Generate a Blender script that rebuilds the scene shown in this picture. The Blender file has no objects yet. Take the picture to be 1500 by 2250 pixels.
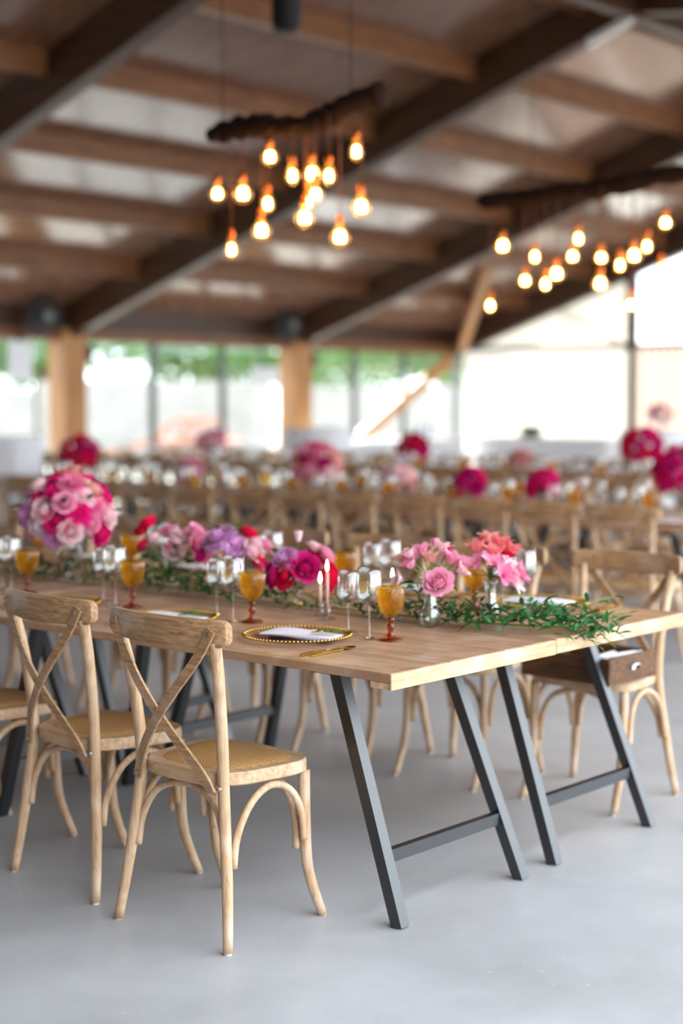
import bpy, math, random
from mathutils import Vector, Matrix
random.seed(11)
R = math.radians
sc = bpy.context.scene
col = sc.collection
PI = math.pi

# ------------------------------------------------------------------ camera
# world x runs along the long tables (towards the open side), y across the rows, origin = front table corner
CAM = Vector((2.506, -3.081, 1.444))
PITCH = R(4.09); YAWV = Vector((-0.6547, 0.7559, 0)).normalized()
cd = bpy.data.cameras.new('camera'); cam = bpy.data.objects.new('camera', cd); col.objects.link(cam)
fwd = (YAWV * math.cos(PITCH) + Vector((0, 0, -math.sin(PITCH))))
cam.location = CAM
cam.rotation_euler = fwd.to_track_quat('-Z', 'Y').to_euler()
cd.sensor_fit = 'HORIZONTAL'; cd.sensor_width = 24.0
cd.lens = 3450.0 / 1500.0 * 24.0
cd.clip_start = 0.05; cd.clip_end = 300
cd.dof.use_dof = True; cd.dof.focus_distance = 4.12; cd.dof.aperture_fstop = 1.3
sc.camera = cam

# ------------------------------------------------------------------ light
SKY = 4.2
world = bpy.data.worlds.new('World'); sc.world = world; world.use_nodes = True
bg = world.node_tree.nodes['Background']
bg.inputs[0].default_value = (0.84, 0.92, 1.0, 1); bg.inputs[1].default_value = SKY
sd = bpy.data.lights.new('sun', 'SUN'); sd.energy = 15.0; sd.angle = R(1.0); sd.color = (1, 0.96, 0.9)
sun = bpy.data.objects.new('sun', sd); col.objects.link(sun)
sun.rotation_euler = Vector((0.80, -0.50, -0.62)).to_track_quat('-Z', 'Y').to_euler()
vs = sc.view_settings
vs.view_transform = 'Standard'; vs.look = 'None'; vs.exposure = 0.58; vs.gamma = 1.0; vs.use_curve_mapping = False
cy = sc.cycles
cy.max_bounces = 9; cy.diffuse_bounces = 4; cy.glossy_bounces = 4; cy.transmission_bounces = 8; cy.transparent_max_bounces = 24
cy.caustics_reflective = False; cy.caustics_refractive = False
cy.sample_clamp_indirect = 6.0; cy.use_denoising = True

# ------------------------------------------------------------------ colours and materials
def lin(c):
    c /= 255.0
    return c / 12.92 if c <= 0.04045 else ((c + 0.055) / 1.055) ** 2.4
def rgb(r, g, b): return (lin(r), lin(g), lin(b), 1)

def new_mat(name):
    m = bpy.data.materials.new(name); m.use_nodes = True
    nt = m.node_tree
    return m, nt, nt.nodes['Principled BSDF']
def plain(name, c, rough=0.5, metal=0.0, spec=0.5, noise=0.0, nscale=20, bump=0.0, sheen=0.0):
    m, nt, p = new_mat(name)
    p.inputs['Base Color'].default_value = c; p.inputs['Roughness'].default_value = rough
    p.inputs['Metallic'].default_value = metal; p.inputs['Specular IOR Level'].default_value = spec
    if noise or bump:
        tc = nt.nodes.new('ShaderNodeTexCoord'); n = nt.nodes.new('ShaderNodeTexNoise')
        n.inputs['Scale'].default_value = nscale; n.inputs['Detail'].default_value = 5
        nt.links.new(tc.outputs['Object'], n.inputs['Vector'])
        if noise:
            mx = nt.nodes.new('ShaderNodeMix'); mx.data_type = 'RGBA'
            mx.inputs[6].default_value = tuple(x * (1 - noise) for x in c[:3]) + (1,)
            mx.inputs[7].default_value = tuple(min(1, x * (1 + noise)) for x in c[:3]) + (1,)
            nt.links.new(n.outputs['Fac'], mx.inputs[0]); nt.links.new(mx.outputs[2], p.inputs['Base Color'])
        if bump:
            b = nt.nodes.new('ShaderNodeBump'); b.inputs['Strength'].default_value = bump; b.inputs['Distance'].default_value = 0.01
            nt.links.new(n.outputs['Fac'], b.inputs['Height']); nt.links.new(b.outputs[0], p.inputs['Normal'])
    return m
def wood(name, dark, light, axis, scale=18.0, stretch=12.0, rough=0.5, wear=None, bump=0.15, spec=0.4, stripes=0):
    m, nt, p = new_mat(name)
    tc = nt.nodes.new('ShaderNodeTexCoord'); mp = nt.nodes.new('ShaderNodeMapping')
    s = [scale] * 3; s[axis] = scale / stretch; mp.inputs['Scale'].default_value = s
    nt.links.new(tc.outputs['Object'], mp.inputs['Vector'])
    n = nt.nodes.new('ShaderNodeTexNoise'); n.inputs['Scale'].default_value = 4; n.inputs['Detail'].default_value = 8; n.inputs['Distortion'].default_value = 0.5
    nt.links.new(mp.outputs[0], n.inputs['Vector'])
    r = nt.nodes.new('ShaderNodeValToRGB'); r.color_ramp.elements[0].position = 0.28; r.color_ramp.elements[1].position = 0.74
    r.color_ramp.elements[0].color = dark; r.color_ramp.elements[1].color = light
    nt.links.new(n.outputs['Fac'], r.inputs[0])
    outc = r.outputs[0]
    if wear:
        n2 = nt.nodes.new('ShaderNodeTexNoise'); n2.inputs['Scale'].default_value = 9; n2.inputs['Detail'].default_value = 6
        nt.links.new(tc.outputs['Object'], n2.inputs['Vector'])
        r2 = nt.nodes.new('ShaderNodeValToRGB'); r2.color_ramp.elements[0].position = 0.48; r2.color_ramp.elements[1].position = 0.72
        r2.color_ramp.elements[1].color = (0.55, 0.55, 0.55, 1)
        nt.links.new(n2.outputs['Fac'], r2.inputs[0])
        mx = nt.nodes.new('ShaderNodeMix'); mx.data_type = 'RGBA'
        nt.links.new(r2.outputs[0], mx.inputs[0]); nt.links.new(outc, mx.inputs[6]); mx.inputs[7].default_value = wear
        outc = mx.outputs[2]
    hgt = n.outputs['Fac']
    if stripes:   # tongue-and-groove joints, fine relief
        w = nt.nodes.new('ShaderNodeTexWave'); w.wave_type = 'BANDS'; w.bands_direction = 'Y'; w.wave_profile = 'SAW'
        w.inputs['Scale'].default_value = stripes; nt.links.new(tc.outputs['Object'], w.inputs['Vector'])
        rr = nt.nodes.new('ShaderNodeValToRGB'); rr.color_ramp.elements[0].position = 0.0; rr.color_ramp.elements[1].position = 0.12
        rr.color_ramp.elements[0].color = (0.45, 0.45, 0.45, 1)
        nt.links.new(w.outputs['Fac'], rr.inputs[0])
        ml = nt.nodes.new('ShaderNodeMix'); ml.data_type = 'RGBA'; ml.blend_type = 'MULTIPLY'; ml.inputs[0].default_value = 1
        nt.links.new(outc, ml.inputs[6]); nt.links.new(rr.outputs[0], ml.inputs[7]); outc = ml.outputs[2]
    nt.links.new(outc, p.inputs['Base Color'])
    p.inputs['Roughness'].default_value = rough; p.inputs['Specular IOR Level'].default_value = spec
    if bump:
        b = nt.nodes.new('ShaderNodeBump'); b.inputs['Strength'].default_value = bump; b.inputs['Distance'].default_value = 0.004
        nt.links.new(hgt, b.inputs['Height']); nt.links.new(b.outputs[0], p.inputs['Normal'])
    return m
def thin_glass(name, tint=(1, 1, 1, 1), ior=1.5, rough=0.02, bump=0):
    m = bpy.data.materials.new(name); m.use_nodes = True; nt = m.node_tree; nt.nodes.clear()
    out = nt.nodes.new('ShaderNodeOutputMaterial'); t = nt.nodes.new('ShaderNodeBsdfTransparent'); t.inputs[0].default_value = tint
    g = nt.nodes.new('ShaderNodeBsdfGlossy'); g.inputs['Roughness'].default_value = rough
    lw = nt.nodes.new('ShaderNodeLayerWeight'); lw.inputs[0].default_value = 0.5
    pw = nt.nodes.new('ShaderNodeMath'); pw.operation = 'POWER'; pw.inputs[1].default_value = 3.0
    f = nt.nodes.new('ShaderNodeMapRange'); r0 = ((ior - 1) / (ior + 1)) ** 2; f.inputs[3].default_value = r0; f.inputs[4].default_value = 0.85
    nt.links.new(lw.outputs['Facing'], pw.inputs[0]); nt.links.new(pw.outputs[0], f.inputs[0])
    mx = nt.nodes.new('ShaderNodeMixShader')
    nt.links.new(f.outputs[0], mx.inputs[0]); nt.links.new(t.outputs[0], mx.inputs[1]); nt.links.new(g.outputs[0], mx.inputs[2])
    nt.links.new(mx.outputs[0], out.inputs[0])
    return m
def emit(name, c, s):
    m = bpy.data.materials.new(name); m.use_nodes = True; nt = m.node_tree; nt.nodes.clear()
    out = nt.nodes.new('ShaderNodeOutputMaterial'); e = nt.nodes.new('ShaderNodeEmission')
    e.inputs[0].default_value = c; e.inputs[1].default_value = s; nt.links.new(e.outputs[0], out.inputs[0])
    return m
def translucent(name, c, fac=0.5, noise=0.0):
    m = bpy.data.materials.new(name); m.use_nodes = True; nt = m.node_tree; nt.nodes.clear()
    out = nt.nodes.new('ShaderNodeOutputMaterial'); d = nt.nodes.new('ShaderNodeBsdfDiffuse'); t = nt.nodes.new('ShaderNodeBsdfTranslucent')
    d.inputs[0].default_value = c; t.inputs[0].default_value = c
    mx = nt.nodes.new('ShaderNodeMixShader'); mx.inputs[0].default_value = fac
    nt.links.new(d.outputs[0], mx.inputs[1]); nt.links.new(t.outputs[0], mx.inputs[2]); nt.links.new(mx.outputs[0], out.inputs[0])
    return m
def leafmat(name, c1, c2):
    m = translucent(name, c1, 0.3); nt = m.node_tree
    tc = nt.nodes.new('ShaderNodeTexCoord'); n = nt.nodes.new('ShaderNodeTexNoise'); n.inputs['Scale'].default_value = 14
    nt.links.new(tc.outputs['Object'], n.inputs['Vector'])
    oi = nt.nodes.new('ShaderNodeObjectInfo'); ad = nt.nodes.new('ShaderNodeMath'); ad.operation = 'ADD'
    sb = nt.nodes.new('ShaderNodeMath'); sb.operation = 'MULTIPLY_ADD'; sb.inputs[1].default_value = 0.6; sb.inputs[2].default_value = -0.3
    nt.links.new(oi.outputs['Random'], sb.inputs[0]); nt.links.new(sb.outputs[0], ad.inputs[0]); nt.links.new(n.outputs['Fac'], ad.inputs[1])
    mx = nt.nodes.new('ShaderNodeMix'); mx.data_type = 'RGBA'; mx.inputs[6].default_value = c1; mx.inputs[7].default_value = c2
    nt.links.new(ad.outputs[0], mx.inputs[0])
    g = nt.nodes.new('ShaderNodeBsdfGlossy'); g.inputs['Roughness'].default_value = 0.35
    out = [x for x in nt.nodes if x.type == 'OUTPUT_MATERIAL'][0]
    mix = out.inputs[0].links[0].from_node
    for x in nt.nodes:
        if x.type in ('BSDF_DIFFUSE', 'BSDF_TRANSLUCENT'): nt.links.new(mx.outputs[2], x.inputs[0])
    m2 = nt.nodes.new('ShaderNodeMixShader'); m2.inputs[0].default_value = 0.05
    nt.links.new(mix.outputs[0], m2.inputs[1]); nt.links.new(g.outputs[0], m2.inputs[2]); nt.links.new(m2.outputs[0], out.inputs[0])
    return m

M = {}
CW_D, CW_L, CW_W = rgb(166, 131, 98), rgb(212, 179, 143), rgb(228, 208, 186)
M['chair_z'] = wood('chair_wood_upright', CW_D, CW_L, 2, 30, 24, 0.5, CW_W)
M['chair_x'] = wood('chair_wood_rail', rgb(126, 93, 62), rgb(188, 150, 111), 0, 34, 14, 0.5, rgb(204, 178, 150))
M['chair_frame'] = wood('chair_wood_seat', rgb(170, 135, 101), rgb(208, 175, 138), 0, 20, 8, 0.5, CW_W)
M['table'] = wood('table_board', rgb(140, 106, 80), rgb(182, 146, 116), 0, 7, 14, 0.42, rgb(200, 176, 154), 0.12)
M['table_edge'] = wood('table_edge_board', rgb(176, 136, 98), rgb(222, 188, 148), 1, 12, 10, 0.5, rgb(226, 204, 178), 0.2)
M['crate'] = wood('old_drawer_wood', rgb(62, 40, 22), rgb(122, 82, 48), 0, 14, 9, 0.6)
M['rafter'] = wood('glulam', rgb(44, 26, 14), rgb(80, 49, 27), 0, 5, 10, 0.45)
M['purlin'] = wood('purlin_wood', rgb(92, 56, 30), rgb(138, 90, 52), 1, 6, 10, 0.5)
M['column'] = wood('column_wood', rgb(150, 100, 54), rgb(190, 136, 80), 2, 5, 10, 0.5)
M['deck'] = wood('roof_boards', rgb(104, 72, 54), rgb(134, 98, 78), 0, 3, 20, 0.15, None, 0.0, 1.0, stripes=1.6)
M['back_wall'] = wood('rear_wall_boards', rgb(92, 64, 44), rgb(120, 88, 62), 2, 4, 10, 0.6)
M['black'] = plain('black_steel', rgb(18, 21, 25), 0.36, 0.0, 1.0, 0.15, 40)
M['blackplastic'] = plain('black_plastic', rgb(13, 13, 15), 0.65, 0, 0.25)
M['steel'] = plain('bright_steel', rgb(200, 200, 202), 0.3, 1.0)
M['glide'] = plain('white_glide', rgb(215, 215, 212), 0.6)
M['gold'] = plain('gold_metal', rgb(212, 168, 78), 0.22, 1.0)
M['white_cloth'] = plain('white_linen', rgb(238, 238, 240), 0.85, 0, 0.2, 0.04, 6)
M['napkin'] = plain('napkin_linen', rgb(226, 220, 230), 0.85, 0, 0.2, 0.05, 30)
M['paper'] = plain('white_paper', rgb(240, 240, 244), 0.8)
M['wineglass'] = thin_glass('clear_glass', (0.98, 0.988, 0.988, 1), 2.15, 0.03)
M['pane'] = thin_glass('window_glass', (0.96, 0.98, 0.97, 1), 1.35)
M['charger'] = thin_glass('plate_glass', (0.97, 0.96, 0.98, 1), 1.55, 0.08)
M['water'] = thin_glass('water', (0.93, 0.97, 0.95, 1), 1.33)
M['bulbglass'] = thin_glass('amber_bulb_glass', (1.0, 0.80, 0.42, 1), 1.45)
def glow(m, c, s_):      # the lit bulb's frosted glow
    nt = m.node_tree; out = [x for x in nt.nodes if x.type == 'OUTPUT_MATERIAL'][0]; prev = out.inputs[0].links[0].from_socket
    e = nt.nodes.new('ShaderNodeEmission'); e.inputs[0].default_value = c; e.inputs[1].default_value = s_
    a = nt.nodes.new('ShaderNodeAddShader'); nt.links.new(prev, a.inputs[0]); nt.links.new(e.outputs[0], a.inputs[1]); nt.links.new(a.outputs[0], out.inputs[0])
glow(M['bulbglass'], (1.0, 0.42, 0.05, 1), 0.28)
M['filament'] = emit('filament', (1.0, 0.66, 0.26, 1), 45)
M['flame'] = emit('flame', (1.0, 0.75, 0.4, 1), 14)
M['led'] = plain('white_batten', rgb(225, 225, 228), 0.4)
M['copper'] = plain('copper_socket', rgb(176, 92, 40), 0.35, 0.9)
M['cord'] = plain('cord', rgb(96, 44, 22), 0.7)
M['log'] = wood('burnt_log', rgb(12, 7, 5), rgb(50, 27, 13), 0, 14, 4, 0.85, None, 0.8, 0.15)
M['mullion'] = plain('dark_green_steel', rgb(52, 62, 56), 0.5)
M['greysteel'] = plain('grey_steel', rgb(120, 124, 122), 0.5)
M['panel'] = translucent('translucent_sheet', (0.86, 0.83, 0.79, 1), 0.5)
M['gable'] = translucent('gable_sheet', (0.90, 0.87, 0.80, 1), 0.55)
M['pleat'] = translucent('pleated_blind', (0.84, 0.76, 0.70, 1), 0.42)
M['wax'] = translucent('pink_wax', rgb(236, 200, 186), 0.3)
M['stem'] = plain('green_stem', rgb(88, 130, 48), 0.5)
M['leaf'] = leafmat('ruscus_leaf', rgb(22, 74, 34), rgb(82, 146, 84))
M['leaf_dark'] = leafmat('dark_foliage', rgb(22, 62, 30), rgb(60, 104, 48))
M['tree'] = leafmat('tree_leaf', rgb(48, 92, 30), rgb(100, 146, 62))
M['bark'] = plain('bark', rgb(96, 80, 64), 0.9, 0, 0.2, 0.3, 8)
M['plaster'] = plain('white_plaster', rgb(235, 232, 226), 0.9, 0, 0.2, 0.05, 1)
M['stone'] = plain('pale_stone', rgb(150, 147, 144), 0.9, 0, 0.2, 0.25, 1.2)
M['cartwood'] = plain('cart_wood', rgb(170, 112, 92), 0.7, 0, 0.3, 0.2, 8)
M['fanmetal'] = plain('fan_grey', rgb(70, 70, 72), 0.4, 0.5)
M['petal'] = {}
for n_, c_ in dict(blush=(250, 218, 222), pink=(246, 174, 202), rosepink=(240, 138, 176), hot=(232, 40, 132), magenta=(210, 36, 128), crimson=(232, 34, 84),
                   lilac=(230, 174, 222), coral=(240, 146, 146), white=(240, 226, 228), red=(196, 30, 60), salmon=(246, 190, 180)).items():
    mm = translucent('petal_' + n_, rgb(*c_), 0.35); M['petal'][n_] = mm

# concrete floor
def concrete(name, a, b, rough):
    m, nt, p = new_mat(name)
    tc = nt.nodes.new('ShaderNodeTexCoord')
    n = nt.nodes.new('ShaderNodeTexNoise'); n.inputs['Scale'].default_value = 1.3; n.inputs['Detail'].default_value = 10; n.inputs['Roughness'].default_value = 0.62
    n2 = nt.nodes.new('ShaderNodeTexNoise'); n2.inputs['Scale'].default_value = 34; n2.inputs['Detail'].default_value = 6
    for x in (n, n2): nt.links.new(tc.outputs['Object'], x.inputs['Vector'])
    r = nt.nodes.new('ShaderNodeValToRGB'); r.color_ramp.elements[0].position = 0.32; r.color_ramp.elements[1].position = 0.7
    r.color_ramp.elements[0].color = a; r.color_ramp.elements[1].color = b
    nt.links.new(n.outputs['Fac'], r.inputs[0])
    v = nt.nodes.new('ShaderNodeTexVoronoi'); v.feature = 'DISTANCE_TO_EDGE'; v.inputs['Scale'].default_value = 0.55
    nz = nt.nodes.new('ShaderNodeMixRGB'); nz.blend_type = 'ADD'; nz.inputs[0].default_value = 0.35
    nt.links.new(tc.outputs['Object'], nz.inputs[1]); nt.links.new(n2.outputs['Color'], nz.inputs[2]); nt.links.new(nz.outputs[0], v.inputs['Vector'])
    rc = nt.nodes.new('ShaderNodeValToRGB'); rc.color_ramp.elements[0].color = (0.86, 0.86, 0.86, 1); rc.color_ramp.elements[1].position = 0.006
    nt.links.new(v.outputs['Distance'], rc.inputs[0])
    ml = nt.nodes.new('ShaderNodeMix'); ml.data_type = 'RGBA'; ml.blend_type = 'MULTIPLY'; ml.inputs[0].default_value = 0.6
    nt.links.new(r.outputs[0], ml.inputs[6]); nt.links.new(rc.outputs[0], ml.inputs[7])
    sp = nt.nodes.new('ShaderNodeValToRGB'); sp.color_ramp.elements[0].position = 0.68; sp.color_ramp.elements[1].position = 0.78
    nt.links.new(n2.outputs['Fac'], sp.inputs[0])
    m3 = nt.nodes.new('ShaderNodeMix'); m3.data_type = 'RGBA'; m3.inputs[7].default_value = (0.62, 0.61, 0.59, 1)
    nt.links.new(sp.outputs[0], m3.inputs[0]); nt.links.new(ml.outputs[2], m3.inputs[6])
    nt.links.new(m3.outputs[2], p.inputs['Base Color'])
    rr = nt.nodes.new('ShaderNodeMapRange'); rr.inputs[3].default_value = rough - 0.08; rr.inputs[4].default_value = rough + 0.1
    nt.links.new(n.outputs['Fac'], rr.inputs[0]); nt.links.new(rr.outputs[0], p.inputs['Roughness'])
    b_ = nt.nodes.new('ShaderNodeBump'); b_.inputs['Strength'].default_value = 0.05; b_.inputs['Distance'].default_value = 0.004
    nt.links.new(n2.outputs['Fac'], b_.inputs['Height']); nt.links.new(b_.outputs[0], p.inputs['Normal'])
    return m
M['floor'] = concrete('polished_concrete', (0.33, 0.34, 0.35, 1), (0.49, 0.50, 0.52, 1), 0.40)
M['gravel'] = plain('pale_gravel', rgb(172, 167, 158), 0.95, 0, 0.2, 0.15, 3)

# woven rattan
def rattan():
    m, nt, p = new_mat('woven_rattan')
    tc = nt.nodes.new('ShaderNodeTexCoord'); sp = nt.nodes.new('ShaderNodeSeparateXYZ'); nt.links.new(tc.outputs['Object'], sp.inputs[0])
    def mth(op, a, b=None):
        k = nt.nodes.new('ShaderNodeMath'); k.operation = op
        for i, x in enumerate((a, b)):
            if x is None: continue
            if isinstance(x, (int, float)): k.inputs[i].default_value = x
            else: nt.links.new(x, k.inputs[i])
        return k.outputs[0]
    s = 2 * PI / 0.013
    sx = mth('SINE', mth('MULTIPLY', sp.outputs[0], s)); sy = mth('SINE', mth('MULTIPLY', sp.outputs[1], s * 1.5))
    w = mth('MULTIPLY', sx, sy); ax = mth('ABSOLUTE', sx)
    h = mth('ADD', mth('MULTIPLY', w, 0.5), mth('MULTIPLY', ax, 0.6))
    r = nt.nodes.new('ShaderNodeValToRGB'); r.color_ramp.elements[0].color = rgb(160, 116, 66); r.color_ramp.elements[1].color = rgb(214, 170, 108)
    nt.links.new(h, r.inputs[0]); nt.links.new(r.outputs[0], p.inputs['Base Color'])
    b = nt.nodes.new('ShaderNodeBump'); b.inputs['Strength'].default_value = 0.6; b.inputs['Distance'].default_value = 0.003
    nt.links.new(h, b.inputs['Height']); nt.links.new(b.outputs[0], p.inputs['Normal'])
    p.inputs['Roughness'].default_value = 0.6
    return m
M['rattan'] = rattan()
# amber pressed glass: tinted thin walls that also scatter a little light
def amber(name, tint, scat, fac):
    m = thin_glass(name, tint, 1.5, 0.08); nt = m.node_tree
    mx = [x for x in nt.nodes if x.type == 'MIX_SHADER'][0]; t = [x for x in nt.nodes if x.type == 'BSDF_TRANSPARENT'][0]
    tr = nt.nodes.new('ShaderNodeBsdfTranslucent'); tr.inputs[0].default_value = scat
    m2 = nt.nodes.new('ShaderNodeMixShader'); m2.inputs[0].default_value = fac
    nt.links.new(t.outputs[0], m2.inputs[1]); nt.links.new(tr.outputs[0], m2.inputs[2]); nt.links.new(m2.outputs[0], mx.inputs[1])
    tc = nt.nodes.new('ShaderNodeTexCoord'); v = nt.nodes.new('ShaderNodeTexVoronoi'); v.inputs['Scale'].default_value = 150
    nt.links.new(tc.outputs['Object'], v.inputs['Vector'])
    b = nt.nodes.new('ShaderNodeBump'); b.inputs['Strength'].default_value = 0.5; b.inputs['Distance'].default_value = 0.002
    nt.links.new(v.outputs['Distance'], b.inputs['Height'])
    for x in nt.nodes:
        if x.type in ('BSDF_GLOSSY', 'BSDF_TRANSLUCENT'): nt.links.new(b.outputs[0], x.inputs['Normal'])
    return m
M['amber'] = amber('amber_glass', (1.0, 0.86, 0.34, 1), (1.0, 0.60, 0.05, 1), 0.22)
M['amber_stem'] = amber('amber_glass_thick', (0.78, 0.34, 0.07, 1), (0.7, 0.18, 0.02, 1), 0.12)

# ------------------------------------------------------------------ mesh helpers
class MB:
    def __init__(s): s.v = []; s.f = []
    def quad(s, a, b, c, d):
        i = len(s.v); s.v += [tuple(a), tuple(b), tuple(c), tuple(d)]; s.f.append((i, i + 1, i + 2, i + 3)); return s
    def box(s, lo, hi, bev=0.0):
        x0, y0, z0 = lo; x1, y1, z1 = hi; i = len(s.v)
        if bev <= 0:
            s.v += [(x0, y0, z0), (x1, y0, z0), (x1, y1, z0), (x0, y1, z0), (x0, y0, z1), (x1, y0, z1), (x1, y1, z1), (x0, y1, z1)]
            for f in ((0, 3, 2, 1), (4, 5, 6, 7), (0, 1, 5, 4), (1, 2, 6, 5), (2, 3, 7, 6), (3, 0, 4, 7)): s.f.append(tuple(i + k for k in f))
            return s
        b = bev; rings = []
        def ring(z, o):
            k = len(s.v)
            s.v += [(x0 + o, y0 + b, z), (x0 + b, y0 + o, z), (x1 - b, y0 + o, z), (x1 - o, y0 + b, z), (x1 - o, y1 - b, z), (x1 - b, y1 - o, z), (x0 + b, y1 - o, z), (x0 + o, y1 - b, z)]
            return k
        rs = [ring(z0, b * .999), ring(z0 + b, 0), ring(z1 - b, 0), ring(z1, b * .999)]
        for a, c in zip(rs, rs[1:]):
            for k in range(8): s.f.append((a + k, a + (k + 1) % 8, c + (k + 1) % 8, c + k))
        s.f.append(tuple(rs[0] + k for k in range(7, -1, -1))); s.f.append(tuple(rs[3] + k for k in range(8)))
        return s
    def obox(s, c, ax, ay, az):       # oriented box: centre and three half axes
        c, ax, ay, az = map(Vector, (c, ax, ay, az)); i = len(s.v)
        for sz in (-1, 1):
            for sx, sy in ((-1, -1), (1, -1), (1, 1), (-1, 1)): s.v.append(tuple(c + ax * sx + ay * sy + az * sz))
        for f in ((0, 3, 2, 1), (4, 5, 6, 7), (0, 1, 5, 4), (1, 2, 6, 5), (2, 3, 7, 6), (3, 0, 4, 7)): s.f.append(tuple(i + k for k in f))
        return s
    def beam(s, a, b, w, h, up=(0, 0, 1)):     # rectangular bar from a to b
        a, b = Vector(a), Vector(b); d = (b - a); L = d.length; d.normalize()
        x = d.cross(Vector(up)).normalized(); y = x.cross(d).normalized()
        return s.obox((a + b) / 2, x * w / 2, y * h / 2, d * L / 2)
    def tube(s, pts, rad, n=10, cap=True):
        pts = [Vector(p) for p in pts]; m = len(pts)
        if not hasattr(rad, '__len__'): rad = [rad] * m
        t0 = (pts[1] - pts[0]).normalized(); ref = Vector((0, 0, 1)) if abs(t0.z) < 0.9 else Vector((1, 0, 0))
        x = t0.cross(ref).normalized(); base = len(s.v)
        for i, p in enumerate(pts):
            t = (pts[min(i + 1, m - 1)] - pts[max(i - 1, 0)]).normalized()
            x = (x - t * x.dot(t)).normalized(); y = t.cross(x)
            for k in range(n):
                a = 2 * PI * k / n; s.v.append(tuple(p + (x * math.cos(a) + y * math.sin(a)) * rad[i]))
        for i in range(m - 1):
            for k in range(n):
                a = base + i * n + k; b = base + i * n + (k + 1) % n; s.f.append((a, b, b + n, a + n))
        if cap:
            s.f.append(tuple(base + k for k in range(n - 1, -1, -1))); s.f.append(tuple(base + (m - 1) * n + k for k in range(n)))
        return s
    def lathe(s, prof, n=20, c=(0, 0, 0)):
        base = len(s.v); m = len(prof)
        for r, z in prof:
            for k in range(n):
                a = 2 * PI * k / n; s.v.append((c[0] + r * math.cos(a), c[1] + r * math.sin(a), c[2] + z))
        for i in range(m - 1):
            for k in range(n):
                a = base + i * n + k; b = base + i * n + (k + 1) % n; s.f.append((a, b, b + n, a + n))
        return s
    def strip(s, pts, wdir, w, t):     # bent flat strip: path, width vectors, width, thickness
        pts = [Vector(p) for p in pts]; base = len(s.v); m = len(pts)
        for i, p in enumerate(pts):
            tg = (pts[min(i + 1, m - 1)] - pts[max(i - 1, 0)]).normalized()
            nn = Vector(wdir[i] if isinstance(wdir, list) else wdir).normalized()     # normal of flat face
            wv = tg.cross(nn).normalized(); nn = wv.cross(tg)
            for a, b in ((-1, -1), (1, -1), (1, 1), (-1, 1)): s.v.append(tuple(p + wv * a * w / 2 + nn * b * t / 2))
        for i in range(m - 1):
            for k in range(4):
                a = base + i * 4 + k; b = base + i * 4 + (k + 1) % 4; s.f.append((a, b, b + 4, a + 4))
        s.f.append((base + 3, base + 2, base + 1, base)); e = base + (m - 1) * 4; s.f.append((e, e + 1, e + 2, e + 3))
        return s
    def mesh(s, name, smooth=True):
        me = bpy.data.meshes.new(name); me.from_pydata(s.v, [], s.f)
        if smooth: me.shade_smooth()
        me.update(); return me
    def build(s, name, m, parent=None, smooth=True, loc=None):
        return link(name, s.mesh(name, smooth), m, parent, loc)
def auto(me, ang=35):
    me.shade_smooth(); me.set_sharp_from_angle(angle=R(ang)); return me
def link(name, me, m, parent=None, loc=None, rot=None, scale=None):
    o = bpy.data.objects.new(name, me); col.objects.link(o)
    if m is not None:
        if not me.materials: me.materials.append(m)
        elif me.materials[0] != m:
            o.material_slots[0].link = 'OBJECT'; o.material_slots[0].material = m
    if parent: o.parent = parent
    if loc is not None: o.location = loc
    if rot is not None: o.rotation_euler = rot
    if scale is not None: o.scale = (scale,) * 3 if not hasattr(scale, '__len__') else scale
    return o
def empty(name, loc=(0, 0, 0), rz=0.0):
    o = bpy.data.objects.new(name, None); col.objects.link(o); o.location = loc; o.rotation_euler = (0, 0, rz); o.empty_display_size = 0.1
    return o
def tag(o, label=None, cat=None, group=None, kind=None):
    if label: o['label'] = label
    if cat: o['category'] = cat
    if group: o['group'] = group
    if kind: o['kind'] = kind
    return o
def copy_tree(o, parent=None):
    c = o.copy(); col.objects.link(c); c.parent = parent
    for ch in o.children: copy_tree(ch, c)
    return c
def place(proto, loc, rz, label, group=None, first=None, scale=None):
    o = copy_tree(proto); o.location = loc; o.rotation_euler = (0, 0, rz); o['label'] = label
    if group: o['group'] = group
    if scale: o.scale = (scale,) * 3
    return o
def discard(o):
    for ch in list(o.children): discard(ch)
    bpy.data.objects.remove(o)
def bez(pts, n=6):            # Catmull-Rom through points
    P = [Vector(p) for p in pts]; out = []
    for i in range(len(P) - 1):
        p0 = P[max(i - 1, 0)]; p1 = P[i]; p2 = P[i + 1]; p3 = P[min(i + 2, len(P) - 1)]
        for k in range(n):
            t = k / n
            out.append(0.5 * ((2 * p1) + (p2 - p0) * t + (2 * p0 - 5 * p1 + 4 * p2 - p3) * t * t + (3 * p1 - p0 - 3 * p2 + p3) * t ** 3))
    out.append(P[-1]); return out
ORD = ['first', 'second', 'third', 'fourth', 'fifth', 'sixth', 'seventh', 'eighth', 'ninth', 'tenth', 'eleventh', 'twelfth', 'thirteenth',
       'fourteenth', 'fifteenth', 'sixteenth', 'seventeenth', 'eighteenth', 'nineteenth', 'twentieth']

# ------------------------------------------------------------------ the hall
RID = -6.2                                   # ridge
def zr(u): return 7.588 + 0.34 * u if u <= RID else 5.48 - 0.12 * (u - RID)    # underside of rafters
RAFD = 0.50
def zd(u): return zr(u) + RAFD               # underside of roof boards
EAVE_L, EAVE_R = -15.9, 1.7
Y0, Y1 = -5.6, 21.3
floor = MB().box((EAVE_L - 0.2, Y0 - 0.4, -0.12), (9.0, Y1 + 0.2, 0.0)).build('floor', M['floor'], None, False)
tag(floor, 'pale grey polished concrete floor of the hall', kind='structure')
g = MB().box((-90, -60, -0.3), (60, 90, -0.125)).build('ground_outside', M['gravel'], None, False)
tag(g, 'pale sunlit gravel ground outside the hall', kind='structure')

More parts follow.
